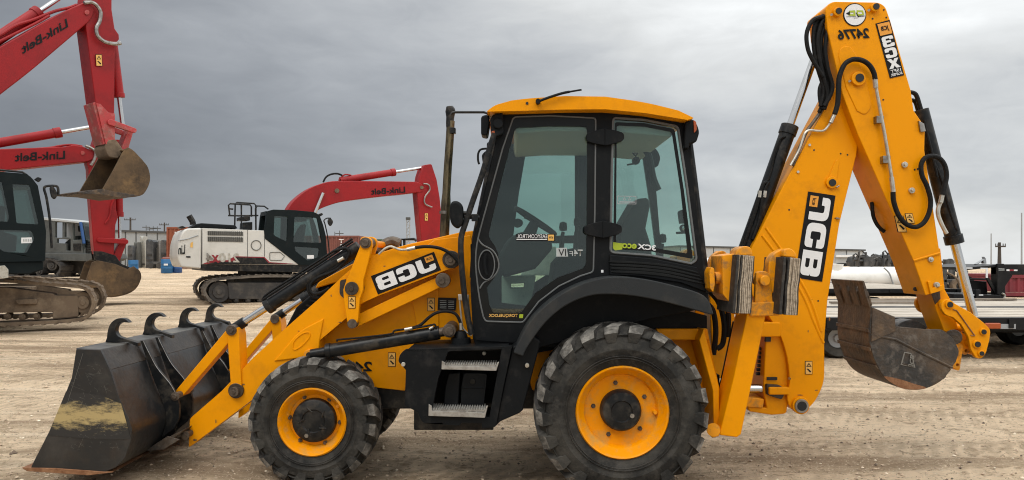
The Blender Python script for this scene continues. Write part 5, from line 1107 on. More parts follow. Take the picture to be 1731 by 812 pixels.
MB().plate(rp([(182, 236, 4), (196, 234, 6), (206, 248, 4), (212, 258, 4), (200, 268), (184, 266, 6), (178, 250, 4)]), PA, .6, off=.02).build('bucket_mount', 'dirt_brown', KA, .03)

# --- excavator behind it: boom level, bucket just above the ground
PB = (100, 21.5, 40)
EB = thing('excavator', 'red excavator behind the left cab, only level boom, upright stick and mud-stained bucket in view', 'excavator', pl(-330, 520, 21.5), 'excavators in the yard')
bmB = rp([(-420, 440), (-400, 330), (-300, 262, 40), (-150, 251, 60), (0, 252), (110, 248), (124, 245), (140, 247.5), (158, 256, 6), (161, 268, 6), (150, 273), (0, 289), (-150, 300, 60), (-260, 330), (-340, 450)])
BB = MB().plate(bmB, PB, .55).build('boom', 'red_paint', EB, .03)
write('Link-Belt', (110, 269), (-85, 4.5), (0, -14), PB, 'dark_ink', 'boom_lettering', BB, .022, off=-.012)
MB().plate(circ(139.5, 259, 3.4), PB, .05, off=-.03).build('boom_pin', 'red_worn', BB, .005)
hosep(((30, 253), (80, 250), (104, 246), (122, 244.5), (140, 247)), PB, .1, .035, BB, 'red_paint', 'boom_pipe')
hosep(((144, 247), (154, 251), (161, 258), (159, 270), (153, 280)), PB, -.04, .045, EB, 'steel')
ram((-70, 252), (186, 208), PB, .25, .14, .065, .66, EB, name='arm_ram')
stB = rp([(170, 190), (180, 188), (193, 240), (196, 330), (197, 355), (200, 368), (196, 380), (193, 432), (160, 430), (158, 410), (152, 330), (150, 285), (147, 275), (162, 230)])
SB_ = MB().plate(stB, PB, .5, off=.05).build('stick', 'red_paint', EB, .025)
ram((203, 235), (206, 403), PB, .3, .11, .05, .78, EB, name='bucket_ram')
hosep(((198, 330), (189, 345), (186, 365), (178, 378)), PB, .02, .03, SB_, 'red_paint', 'stick_pipe')
MB().plate(bar((168, 406), (213, 409), 4, 4), PB, .08, off=-.03).build('bucket_link', 'red_paint', EB, .015)
MB().plate(bar((211, 408), (197, 440), 5.5, 7), PB, .3, off=.12).build('tipping_link', 'red_paint', EB, .015)
bkB = rp([(160, 440, 8), (152, 444), (140, 480), (152, 492), (178, 501, 10), (205, 498, 12), (225, 488, 10), (234.5, 470, 10), (231, 457, 6), (222, 450), (212, 455), (190, 446)])
KB = MB().plate(ribbon(cat2([(140, 481), (152, 493), (178, 502), (205, 499), (225, 489), (235, 470), (231, 456), (218, 452)], 4), -2.4), PB, 1.2, off=-.30).build('bucket', 'bucket_tan', EB, .008)
for o_ in (-.32, .87): MB().plate(bkB, PB, .045, off=o_).build('bucket_side', 'bucket_tan', KB, .01)
for o_ in (.0, .42): MB().plate(rp([(158, 425), (172, 425, 4), (195, 432), (205, 446), (226, 455, 6), (228, 463, 4), (212, 462), (190, 446), (160, 440)]), PB, .06, off=o_).build('bucket_ear', 'black_paint', KB, .01)
MB().plate(circ(226, 459, 2.4), PB, .6, off=-.02).build('bucket_pin', 'zinc', KB)
UB = MB().plate([(-640, 330), (-420, 330), (-400, 380), (-300, 380), (-290, 452), (-640, 452)], PB, 2.6, off=-.8).build('machine_house', 'cream_paint', EB, .05)
trB = cat2([(-600, 462), (-300, 462), (-262, 475), (-255, 495), (-270, 512), (-300, 520), (-600, 520), (-640, 505), (-640, 478)], 4, True)
for o_ in (-1.0, 1.5): crawler(trB, PB, .6, 5, 36, EB, 'track_steel', off=o_, wheels=((-280, 491, 20), (-610, 491, 20)), frame=[(-590, 475), (-290, 475), (-290, 508), (-590, 508)])

# --- white and red excavator in the middle distance
PC = (345, 22.6, 31)
EC = thing('excavator', 'white bodied crawler excavator with red boom reaching right, in view behind the loader arms', 'excavator', pl(440, 517, 23.5), 'excavators in the yard')
HC = MB().plate(rp([(341, 386), (446, 390), (448, 403), (504, 447), (504, 448), (341, 447)]), PC, 2.5).build('machine_house', 'cream_paint', EC, .03)
CW = MB().plate(rp([(341, 385.5), (314, 386.5, 6), (307, 394, 8), (301, 412, 10), (299.5, 436, 6), (305.5, 452, 4), (340, 455)]), PC, 2.5, off=-.01).build('counterweight', 'cream_paint', EC, .06, 3)
write('Lin', (312.5, 429.5), (-11.5, 1), (.5, -16), PC, 'dark_ink', 'body_lettering', CW, .02, off=-.03)
MB().sheet([(322, 411), (326, 409), (325.5, 419), (321.5, 418)], PC, -.025).build('safety_label', 'label_yellow', CW)
MB().sheet([(314.5, 433.2), (322, 433.5), (322, 436), (314.5, 435.6)], PC, -.025).build('body_slot', 'black_decal', CW)
MB().tube([pl(301, 407, PC) + away(PC) * -.02, pl(318, 404, PC) + away(PC) * -.02, pl(335, 398, PC) + away(PC) * -.02], .014, 6).build('panel_seam', 'grey_steel', CW)
MB().plate([(341, 447), (531, 447.5), (556, 449), (556, 462), (341, 458)], PC, 2.5, off=.02).build('lower_frame', 'black_paint', EC, .02)
bd = MB().sheet([(397, 433.4), (447, 434.6), (456, 443.5), (504, 446.5), (342, 446.5), (356, 441), (385, 440)], PC, -.006).build('body_stripe', 'band_red', HC)
MB().sheet([(398, 435), (446, 436.2), (454, 445), (503, 447), (350, 447), (362, 443), (397, 442)], PC, -.010).build('stripe_panel', 'black_paint', bd)
write('210', (405, 444), (-34, -.5), (-1, -15.5), PC, 'zinc', 'model_lettering', HC, .02, off=-.016)
write('X', (371, 444.5), (-13, -.5), (-1, -13), PC, 'band_red', 'model_lettering', HC, .06, off=-.014)
write('4', (361.5, 444.5), (-13, -.5), (-1.5, -16), PC, 'steel', 'model_lettering', HC, .02, off=-.016)
mb = MB()
for x in (341.5, 418.5, 447): mb.plate([(x - .35, 387), (x + .35, 387), (x + .35, 446 if x < 440 else 434), (x - .35, 446 if x < 440 else 434)], PC, .01, off=-.006)
mb.build('panel_gap', 'black_paint', HC)
for (x0, y0, x1, y1) in ((351, 390.7, 411, 398.6), (351, 400.2, 411, 409)):
    vg = MB().plate([(x0, y0), (x1, y0 + 1.6), (x1, y1 + .6), (x0, y1 - .8)], PC, .03, off=-.012).build('vent_grille', 'grille', HC)
    mb = MB(); [mb.plate([(x0 + 1 + 3.3 * k, y0 + .4), (x0 + 1.6 + 3.3 * k, y0 + .4), (x0 + 1.6 + 3.3 * k, y1 - .4), (x0 + 1 + 3.3 * k, y1 - .4)], PC, .02, off=-.02) for k in range(18)]; mb.build('grille_bars', 'black_paint', vg)
MB().tube([pl(x, y, PC) - away(PC) * .006 for x, y in circ(433, 415, 8.3)], .016, 6, closed=True).build('round_hatch', 'grille', HC)
MB().tube([pl(x, y, PC) - away(PC) * .006 for x, y in rp([(456, 427, 2), (473, 426.5, 2), (481, 433), (476, 440.5, 2), (456, 440, 2)])], .012, 6, closed=True).build('access_hatch', 'grille', HC)
MB().plate(rp([(325, 384.5), (333, 378, 4), (344, 376.5), (402, 380, 4), (406, 386)]), PC, 1.2, off=.4).build('engine_hood', 'black_plastic', EC, .04)
hosep(((333, 378), (332, 372), (326, 362)), PC, 1.0, .10, EC, 'black_paint', 'exhaust_stack')
MB().plate(rp([(304, 383, 3), (312, 381), (318, 384), (310, 386)]), PC, .5, off=.5).build('lifting_eye', 'black_paint', EC, .01)
mb = MB(); aw = away(PC)
for pts, o_ in (((((391, 363), (389, 346), (392, 343.5), (407, 344.5), (426, 345.5), (428, 349), (428, 366)), .3)), ((((406, 387), (406.5, 362), (407, 341), (410, 339), (440, 341), (443, 344), (443, 388)), 1.0)), ((((418, 386), (417.5, 341)), 1.0)), ((((436, 388), (435, 352), (438, 347.5), (450, 348), (457, 353)), .3)), ((((391, 363), (409, 363.5), (443, 363)), .6)), ((((411, 387), (411, 345)), .3)), ((((389, 352), (397, 353)), .3))):
    mb.tube([pl(x, y, PC) + aw * o_ for x, y in pts], .028, 6)
mb.build('guard_rail', 'black_paint', EC)
MB().plate([(410, 366), (428, 364), (428, 372), (410, 372)], PC, .6, off=.5).plate([(417, 375), (433, 374), (433, 388), (416, 388)], PC, .6, off=.6).build('tool_box', 'black_paint', EC, .02)
cabC = rp([(447, 390), (450, 362), (452, 357, 4), (462, 354.5), (497, 355.5), (531, 358.5, 5), (540, 364), (546, 380), (550.5, 398), (553.5, 442), (553, 449), (505, 448), (448, 404)])
wc = [rp([(464, 365, 2), (486.5, 366.5, 2), (485, 409, 2), (462.5, 398, 3)]), rp([(497.5, 366.5, 2), (536, 368.5, 3), (544, 410.5, 2), (496, 409.5, 2)]), rp([(497, 417, 3), (540, 420, 3), (538, 435, 3), (520, 441), (500, 425)])]
CC = MB().plate(cabC, PC, .10, holes=[q[::-1] for q in wc], off=-.02).build('cab', 'green_black', EC, .02)
MB().plate(cabC, PC, .10, holes=[q[::-1] for q in wc], off=.9).plate([(450, 357), (531, 360), (540, 366), (450, 364)], PC, .82, off=.08).plate([(500, 436), (552, 436), (553, 448), (508, 448)], PC, .82, off=.08).build('cab_shell', 'green_black', CC)
for q in wc:
    for o_ in (.03, .95): MB().plate(q, PC, .01, off=o_).build('window_pane', 'far_glass', CC)
MB().plate(rp([(500, 410), (512, 386, 4), (518, 378, 3), (521, 380), (517, 410), (535, 412), (530, 438), (503, 438)]), PC, .5, off=.25).build('cab_seat', 'seat_cloth', CC, .03)
st_ = MB().plate([(519, 431.5), (530.5, 431.5), (530.5, 437.5), (519, 437.5)], PC, .01, off=.0).build('cab_sticker', 'white_decal', CC)
hosep(((559, 440), (556, 405), (551, 380), (549, 373), (554, 369), (561, 369)), PC, .1, .022, CC, 'black_paint', 'mirror_bracket')
MB().plate(cat2([(555, 373), (558, 369), (562, 371), (564, 376), (560, 382.5), (556, 379)], 4, True), PC, .07, off=.05).build('wing_mirror', 'black_paint', CC, .02)
MB().plate(rp([(541, 362), (546, 359.5, 2), (548, 363, 2), (543, 366)]), PC, .15, off=.1).build('work_light', 'black_paint', CC, .01)
bmC = cat2([(496, 356), (509, 336), (536, 315), (569, 303), (602, 301.5), (650, 302), (712, 303), (725, 304), (733, 310), (733, 321)], 4) + cat2([(733, 321), (700, 325), (669, 328), (602, 336.5), (569, 345), (546, 356), (530, 372), (505, 372)], 4)[1:]
BC = MB().plate(bmC, PC, .55, off=1.0).build('boom', 'red_paint', EC, .03)
write('Link-Belt', (702.5, 322.3), (-59, 3.8), (-.6, -10.5), PC, 'dark_ink', 'boom_lettering', BC, .022, off=.985)
MB().plate(circ(731, 313.5, 3), PC, .05, off=.97).plate(circ(584, 319, 4), PC, .05, off=.97).build('boom_pin', 'dirt_brown', BC, .005)
ram((542, 364), (559, 323), PC, .92, .06, .06, .1, EC)
ram((593, 300), (735.5, 278), PC, 1.25, .13, .06, .66, EC, name='arm_ram')
hosep(((563, 303), (568, 294), (577, 289), (588, 288), (596, 291)), PC, 1.2, .035, EC); hosep(((590, 300), (600, 290), (612, 291)), PC, 1.2, .03, EC, 'red_paint')
hosep(((733, 307), (742, 309), (744, 318), (736, 330), (736, 342), (748, 348)), PC, .95, .03, EC, 'steel')
SC_ = MB().plate(rp([(735, 274, 3), (749, 272, 3), (758, 300), (763, 330), (770, 400), (757, 520), (742, 520), (731, 400), (724, 323), (729, 293)]), PC, .5, off=1.03).build('stick', 'red_paint', EC, .025)
caution(736.5, 358, 742.5, 371.5, PC, SC_, 1.02)
KC = MB().plate(ribbon(cat2([(740, 540), (725, 556), (705, 550), (694, 530), (700, 512), (730, 508)], 4), 2.4), PC, 1.2, off=.7).plate(rp([(740, 540), (725, 556), (705, 550), (694, 530), (700, 512), (745, 508)]), PC, .04, off=.7).plate(rp([(740, 540), (725, 556), (705, 550), (694, 530), (700, 512), (745, 508)]), PC, .04, off=1.86).shift((0, 0, .28)).build('bucket', 'bucket_tan', EC, .01)
trC = cat2([(371, 470), (400, 467.5), (430, 465.5), (452, 464.8), (500, 465), (545, 466), (562, 474), (568, 493), (560, 511), (545, 518), (460, 518), (375, 517.5), (354, 509), (343.5, 492), (352, 476)], 4, True)
frC = rp([(385, 478), (540, 478), (540, 506), (388, 506)])
wl_ = ((371, 494, 18), (546, 493, 18)) + tuple((x, 508, 4.5) for x in (400, 420, 440, 460, 480, 500, 520))
for o_ in (-.05, 1.95): crawler(trC, PC, .6, 4.2, 42, EC, 'track_steel', off=o_, wheels=wl_, frame=frC)
MB().plate([(420, 456), (500, 456), (498, 474), (422, 474)], PC, 1.6, off=.4).plate([(400, 470), (520, 470), (520, 495), (400, 495)], PC, 1.6, off=.4).build('car_body', 'track_dark', EC, .02)

# --- tracked carrier behind the left cab
PD = (110, 37, -14)
ED = thing('tracked_carrier', 'grey rubber-tracked carrier with boxy open cab, half hidden behind the left excavator cab', 'tracked carrier', pl(110, 468, 38), None)
cD = rp([(60, 367), (80, 369), (139, 376, 2), (143, 406), (144, 430), (60, 432)])
wD = [rp([(93, 376, 1), (105, 376, 1), (105, 402), (93, 402)]), [(109, 377), (120, 379), (121, 402), (109, 401)], [(123, 378), (137, 380), (140, 405), (124, 406)], [(96, 404), (119, 405), (119, 424), (112, 424), (112, 412), (96, 411)]]
CD = MB().plate(cD, PD, .15, holes=[q[::-1] for q in wD]).build('cab', 'carrier_grey', ED, .03)
MB().plate(cD, PD, .12, holes=[q[::-1] for q in wD[:3]], off=1.9).plate([(60, 367), (80, 368.5), (139, 375), (139, 378), (60, 371)], PD, 1.95, off=-.03).build('cab_roof', 'metal_siding_light', CD, .02)
MB().plate([(134, 378), (140, 376), (146, 407), (141, 430)], PD, 1.9).build('cab_front', 'far_glass', CD)
MB().tube([pl(139, 376, PD) - away(PD) * .1, pl(145, 412, PD) - away(PD) * .1], .07, 6).build('front_post', 'drum_blue_dark', CD)
MB().plate(rp([(112, 381), (119, 380, 2), (119, 392, 2), (113, 391)]), PD, .3, off=.7).plate(rp([(96, 410), (108, 400), (118, 398), (119, 425), (97, 425)]), PD, .5, off=.5).build('cab_seat', 'interior_dark', CD, .02)
DD = MB().plate([(60, 428), (156, 429), (158, 438), (150, 442), (60, 440)], PD, 2.4, off=-.1).build('deck', 'carrier_grey', ED, .03)
eg = MB().plate(rp([(140, 405, 2), (153, 406, 2), (156, 429), (141, 429)]), PD, 1.9, off=.1).build('engine_cover', 'carrier_grey', ED, .04)
mb = MB(); [mb.plate([(143, 408.5 + 4 * k), (153.5, 409 + 4 * k), (153.8, 411.4 + 4 * k), (143, 411 + 4 * k)], PD, .05, off=.06) for k in range(5)]; mb.build('cooling_slats', 'black_paint', eg)
MB().plate([(124, 412), (137, 412), (137, 424), (125, 424)], PD, .05, off=-.03).build('cab_vent', 'black_paint', CD)
for o_, x0 in ((-.3, 0), (2.0, 6)):
    tD = cat2([(-40 + x0, 438), (40 + x0, 438), (90 + x0, 437), (104 + x0, 442), (112 + x0, 452), (106 + x0, 464), (94 + x0, 468), (-40 + x0, 468), (-56 + x0, 455)], 4, True)
    crawler(tD, PD, .75, 3.2, 34, ED, 'track_dark', off=o_, wheels=((92 + x0, 449, 8.5), (70 + x0, 459, 6), (50 + x0, 460, 6), (30 + x0, 460, 6), (-40 + x0, 452, 9)))
MB().plate([(20, 439), (154, 439), (148, 463), (20, 463)], PD, .9, off=.75).build('chassis', 'track_dark', ED, .03)
MB().plate([(128, 440), (158, 439), (157, 462), (146, 468), (130, 466)], PD, 1.0, off=.9).build('dozer_blade', 'track_dark', ED, .04)

# ------------------------------------------------------------------ containers, drums, heaps and buildings far behind
def ground_at(px, Y): return Vector(((px - CX) / F * Y, Y, gz((px - CX) / F * Y, Y)))
def container(px0, px1, ytop, Y, depth, m, label, words=None, yaw=0):
    """shipping container with corrugated sides, corner posts and rails"""
    a_, b_ = ground_at(px0, Y), ground_at(px1, Y); L_ = (b_ - a_).length; H_ = pl(px0, ytop, Y).z - a_.z
    c_ = thing('shipping_container', label, 'shipping container', a_, 'shipping containers in the yard'); mb = MB(); n = max(6, int(L_ / .28)); lps = []
    for k in range(n):
        x0, x1 = L_ * k / n, L_ * (k + 1) / n; w_ = (x1 - x0)
        lps += [(x0, 0), (x0 + w_ * .3, 0), (x0 + w_ * .45, .05), (x0 + w_ * .85, .05)]
    lps += [(L_, 0), (L_, depth), (0, depth)]
    mb.poly3([[a_ + Vector((x, y, .15)) for x, y in lps]], Vector((0, 0, H_ - .25)))
    wl = mb.build('corrugated_shell', m, c_, smooth=20)
    mb = MB()
    for x in (0, L_ - .12): mb.box(a_ + Vector((x, -.02, 0)), a_ + Vector((x + .12, .10, H_)))
    for z in (0, H_ - .14): mb.box(a_ + Vector((.12, -.02, z)), a_ + Vector((L_ - .12, .10, z + .14)))
    mb.box(a_ + Vector((0, .1, H_ - .12)), a_ + Vector((L_, depth, H_ - .01))); mb.build('container_frame', m, c_, .01)
    if words:
        for k, ch in enumerate(words[0]): write(ch, words[1][k][0], words[1][k][1], words[1][k][2], Y - .01, 'white_decal', 'container_lettering', wl, .03, off=-.01)
    return c_
container(281.5, 345, 384, 56, 2.4, 'container_rust', 'orange rusty shipping container left of the white excavator', (('I', 'o'), (((297, 420), (-1.6, 0), (0, -28)), ((297, 428), (-3, 0), (0, -4)))))
container(500, 607.5, 398.5, 52, 2.4, 'container_red', 'dull red shipping container with white letters, right of the white excavator cab', (('T', 'R', 'I'), (((581, 411), (-8, 0), (0, -6.5)), ((580, 420.5), (-7, 0), (0, -7.5)), ((578.5, 429), (-4, 0), (0, -6.5)))))
container(560, 646, 404.5, 64, 2.4, 'container_green', 'green shipping container peeping out behind the loader rocker lever')
container(1694, 1840, 464, 26, 2.4, 'container_maroon', 'dark red corrugated container under the trailer gooseneck at the right edge')

def drum(px, ybot, Y, r_, h_, m, label, lid=None):
    b_ = ground_at(px, Y); t = thing('plastic_drum', label, 'drum', b_, 'blue drums in the yard')
    mb = MB().lathe([(0, 0), (r_ * .96, 0), (r_, .03), (r_, h_ * .3), (r_ * 1.03, h_ * .32), (r_ * 1.03, h_ * .35), (r_, h_ * .37), (r_, h_ * .64), (r_ * 1.03, h_ * .66), (r_ * 1.03, h_ * .69), (r_, h_ * .71), (r_, h_ * .96), (r_ * .94, h_), (0, h_)], b_, 24, axis='Z')
    d_ = mb.build('drum_body', m, t, smooth=40)
    if lid: MB().lathe([(r_ * .9, h_), (r_ * .85, h_ + .08), (r_ * .5, h_ + .14), (0, h_ + .15)], b_, 20, axis='Z').build('drum_lid', lid, t)
    return d_, b_
drum(225.5, 458, 47, .30, .86, 'drum_blue', 'blue drum standing alone beside the mud-stained bucket')
d_, b_ = drum(282, 460, 47, .36, .92, 'drum_blue', 'blue drum with a pink lid and white sticker, left one beside the white excavator', 'container_red')
MB().poly3([[b_ + Vector(p) for p in ((-.02, -.373, .50), (.24, -.373, .50), (.24, -.373, .62), (-.02, -.373, .62))]], Vector((0, .02, 0))).build('drum_sticker', 'white_decal', d_)
drum(298, 460, 47.6, .36, .86, 'drum_blue_dark', 'darker blue drum touching the back of the white excavator')
t_ = ground_at(145, 66); MB().box(t_ + Vector((-.35, -.3, 1.75)), t_ + Vector((.40, .4, 2.5))).box(t_ + Vector((-.35, -.2, 0)), t_ + Vector((-.25, -.1, 1.8))).box(t_ + Vector((.3, -.2, 0)), t_ + Vector((.4, -.1, 1.8))).build('water_tank', 'drum_blue_dark', None, .03); tag(bpy.data.objects['water_tank'], 'small bright blue tank on legs behind the tracked carrier', 'tank')

# stored loader buckets and forks standing in a row by the grey building
def spare(px0, px1, ytop, ybot, Y, kind, label, m='scrap'):
    t = thing('spare_attachment', label, 'machine attachment', ground_at((px0 + px1) / 2, Y), 'stored machine attachments'); w_ = px1 - px0; zb = ybot + (HY + 0 - HY)
    yb = HY - (gz(0, Y) - EYE) * F / Y
    if kind == 0:   # bucket on its back
        MB().plate(rp([(px0, yb), (px0 + w_ * .05, ytop + 3), (px0 + w_ * .3, ytop, 2), (px0 + w_ * .5, ytop + 6), (px0 + w_ * .75, ytop + 1, 2), (px1, ytop + 5), (px1, yb)]), Y, .8).build('bucket_back', m, t, .03)
        mb = MB(); [mb.plate([(px0 + w_ * f, yb - 3 - 9 * k), (px1 - w_ * f, yb - 3 - 9 * k), (px1 - w_ * f, yb - 6 - 9 * k), (px0 + w_ * f, yb - 6 - 9 * k)], Y, .1, off=-.06) for k, f in ((0, .08), (1, .12), (2, .18))]; mb.build('stiffener', 'track_dark', t)
    else:           # coupler with two horns
        MB().plate(rp([(px0, yb), (px0 + w_ * .1, yb - 14), (px0 + w_ * .2, ytop, 1.5), (px0 + w_ * .34, ytop + 2), (px0 + w_ * .45, ytop + 14, 3), (px0 + w_ * .6, ytop + 14, 3), (px0 + w_ * .72, ytop + 2), (px0 + w_ * .85, ytop, 1.5), (px1, yb - 14), (px1, yb)]), Y, .5).build('coupler_plate', m, t, .03)
        MB().plate([(px0 + 1, yb - 4), (px1 - 1, yb - 4), (px1 - 1, yb - 7), (px0 + 1, yb - 7)], Y, .1, off=-.06).build('stiffener', 'track_dark', t)
for a_ in ((215, 224, 414, 440, 57, 0, 'narrow black bucket at the left end of the stored attachments', 'scrap'), (224.5, 234.5, 409, 440, 57.5, 1, 'forked coupler with shiny worn throat standing beside the narrow black bucket', 'grille'), (235, 245.5, 399, 440, 58, 1, 'tallest forked coupler with pale horns among the stored attachments', 'zinc'), (246, 259, 404, 440, 57, 0, 'wide black bucket in the middle of the stored attachments', 'scrap'), (259.5, 270, 406, 440, 57.5, 1, 'forked coupler with bright edges right of the wide black bucket', 'steel'), (270.5, 281, 405, 440, 57, 0, 'black bucket of the stored attachments next to the orange container', 'scrap')): spare(*a_[:7], m=a_[7])
t_ = thing('utility_cart', 'small dark two-wheeled cart in front of the stored attachments', 'cart', ground_at(264, 55)); b_ = ground_at(264, 55)
MB().box(b_ + Vector((-.5, -.2, .35)), b_ + Vector((.5, .3, .55))).tube([b_ + Vector((.5, 0, .5)), b_ + Vector((.9, 0, .9))], .03, 6).build('cart_body', 'scrap', t_, .02)
for s_ in (-.3, .35): MB().lathe([(0, -.28), (.22, -.28), (.22, -.18), (0, -.18)], b_ + Vector((s_, 0, .24)), 16).build('cart_wheel', 'track_dark', t_)

def shed(px0, px1, ytop0, ytop1, Y, yaw, depth, m, label, ridge=0, name='metal_building', panel=2.2, doors=()):
    """long sheet-metal building: wall sheets with standing seams, eaves trim, roof, doors"""
    P = (px0, Y, yaw); c_ = thing(name, label, 'building', ground_at(px0, Y)); yb = HY + 14
    aw = away(P); a_, b_ = pl(px0, ytop0, P), pl(px1, ytop1, P); b_.z = a_.z if ytop1 is None else b_.z
    g0 = min(gz(0, a_.y), gz(0, b_.y)) - .3
    lo = lambda p: Vector((p.x, p.y, g0))
    wl = MB().poly3([[a_, b_, lo(b_), lo(a_)]], aw * depth).build('wall', m, c_, .02)
    mb = MB(); L_ = (b_ - a_).length; n = int(L_ / panel)
    for k in range(n + 1):
        p = a_.lerp(b_, k / n) - aw * .03; d_ = along(P) * .05; mb.poly3([[p - d_, p + d_, lo(p + d_), lo(p - d_)]], aw * .05)
    mb.build('wall_seams', 'trim_dark', wl)
    d_ = along(P) * .3; up = Vector((0, 0, .22))
    MB().poly3([[a_ - d_ - up * .6, b_ + d_ - up * .6, b_ + d_ + up * .4, a_ - d_ + up * .4]], aw * (depth + .3)).shift(tuple(aw * -.15)).build('roof', 'trim_dark', c_, .02)
    for (x0, x1, y0) in doors:
        p, q = pl(x0, y0, P), pl(x1, y0, P); dr = MB().poly3([[p, q, lo(q), lo(p)]], aw * -.06).build('roller_door', 'metal_siding_light', c_)
        MB().poly3([[p + Vector((0, 0, .3)), q + Vector((0, 0, .3)), q, p]], aw * -.3).build('door_hood', 'white_decal', dr)
        m_ = p.lerp(q, .5); MB().poly3([[m_ + Vector((-1.2, 0, -.8)), m_ + Vector((1.6, 0, -.8)), lo(m_ + Vector((1.6, 0, 0))), lo(m_ + Vector((-1.2, 0, 0)))]], aw * -.09).build('doorway', 'interior_dark', dr)
    return c_
shed(140, 284, 388, 393, 78, 0, 10, 'metal_siding', 'long low grey sheet-metal building behind the stored attachments', panel=1.1)
shed(1150, 1459, 416, 423, 95, 0, 12, 'metal_siding_light', 'grey metal workshop with roller door seen on both sides of the yellow boom', panel=2.2, doors=((1412, 1446, 435),))

def pole(px, ytop, Y, r_, label, arms=(), m='pole_wood', name='utility_pole', grp='poles on the skyline', cat_='utility pole', ins=True):
    b_ = ground_at(px, Y); h_ = pl(px, ytop, Y).z - b_.z; t = thing(name, label, cat_, b_, grp)
    MB().cyl(b_ + Vector((0, 0, -.3)), b_ + Vector((0, 0, h_)), r_ * 1.2, r_ * .8, 10).build('pole_shaft', m, t)
    for (z, w_) in arms:
        ca = MB().box(b_ + Vector((-w_, -.06 - r_, h_ - z - .08)), b_ + Vector((w_, .06 - r_, h_ - z + .08))).build('cross_arm', m, t)
        mb = MB()
        for s_ in (-1, -.55, .55, 1): mb.cyl(b_ + Vector((w_ * s_ * .95, -r_, h_ - z + .08)), b_ + Vector((w_ * s_ * .95, -r_, h_ - z + .32)), .05, n=6)
        if ins: mb.build('insulators', 'trim_dark', ca)
    return t
pole(220.5, 368, 150, .22, 'tall dark utility pole with two cross arms behind the left excavator bucket', ((.5, 1.2), (9, 1.0)))
pole(278, 376.5, 150, .18, 'thin utility pole with one cross arm beside the orange container', ((.5, 1.0),))
pole(1689.5, 410, 78, .17, 'dark utility pole with cross arm standing beyond the gooseneck trailer', ((.45, .55),))
pole(1675.5, 395, 60, .05, 'thin grey whip mast left of the right-hand utility pole', (), 'grey_steel', 'antenna_mast', 'thin masts on the skyline', 'mast')
pole(1727, 360, 60, .06, 'taller grey mast at the right edge of the photo', (), 'grey_steel', 'antenna_mast', 'thin masts on the skyline', 'mast')
pole(566, 392, 140, .08, 'short thin mast above the dull red container, left one', (), 'trim_dark', 'antenna_mast', 'thin masts on the skyline', 'mast')
pole(574, 390, 140, .08, 'short forked mast above the dull red container, right one', ((.6, .8), (1.2, .5)), 'trim_dark', 'antenna_mast', 'thin masts on the skyline', 'mast', ins=False)
for k, (x, h_) in enumerate(((247, 381), (253, 384), (259, 382.5), (266, 383))): pole(x, h_, 140, .07, ('thin substation post, leftmost above the grey building', 'low substation post, second from the left above the grey building', 'substation post, third from the left above the grey building', 'substation post, rightmost of the four above the grey building')[k], ((.4, .7),), 'trim_dark', 'substation_post', 'substation posts on the skyline', 'post', ins=False)
t_ = thing('lattice_tower', 'pale lattice tower on the skyline between the red boom and the loader', 'tower', ground_at(690, 130)); b_ = ground_at(690, 130); h_ = pl(690, 372, 130).z - b_.z
mb = MB()
for sx_ in (-.28, .28):
    for sy_ in (-.28, .28): mb.cyl(b_ + Vector((sx_, sy_, 0)), b_ + Vector((sx_, sy_, h_)), .06, n=6)
for k in range(14):
    z0, z1 = h_ * k / 14, h_ * (k + 1) / 14; s_ = 1 if k % 2 else -1
    for yy in (-.28, .28): mb.cyl(b_ + Vector((-.28 * s_, yy, z0)), b_ + Vector((.28 * s_, yy, z1)), .045, n=5)
    for xx in (-.28, .28): mb.cyl(b_ + Vector((xx, -.28 * s_, z0)), b_ + Vector((xx, .28 * s_, z1)), .045, n=5)
mb.build('tower_frame', 'grey_steel', t_); MB().box(b_ + Vector((-.4, -.4, h_)), b_ + Vector((.4, .4, h_ + .5))).build('tower_head', 'trim_dark', t_, .1)
# roll-over canopy of a small machine behind the loader's bonnet
b_ = ground_at(692, 30); t_ = thing('skid_steer', 'small machine with a black roof canopy showing above the loader bonnet', 'skid steer', b_); q = lambda x, y: pl(x, y, 30)
cp = MB().tube([q(677, 440), q(677.5, 405), q(700, 404), q(704, 408)], .05, 8).tube([q(684, 440), q(683, 406)], .05, 8).tube([p + Vector((0, 1.1, 0)) for p in (q(677, 440), q(677.5, 405), q(700, 404), q(704, 440))], .05, 8).box(q(677, 406), q(703, 403.5) + Vector((0, 1.1, 0))).build('canopy', 'black_paint', t_)
MB().box(Vector((q(670, 0).x, 29.8, b_.z + .35)), Vector((q(712, 0).x, 31.2, b_.z + 1.0))).build('machine_body', 'scrap', t_, .06)
for s_ in (675, 706): MB().lathe([(0, 29.6), (.28, 29.6), (.36, 29.65), (.36, 29.9), (.28, 29.95), (0, 29.95)], (q(s_, 0).x, 0, b_.z + .36), 20).build('machine_wheel', 'tyre', t_)

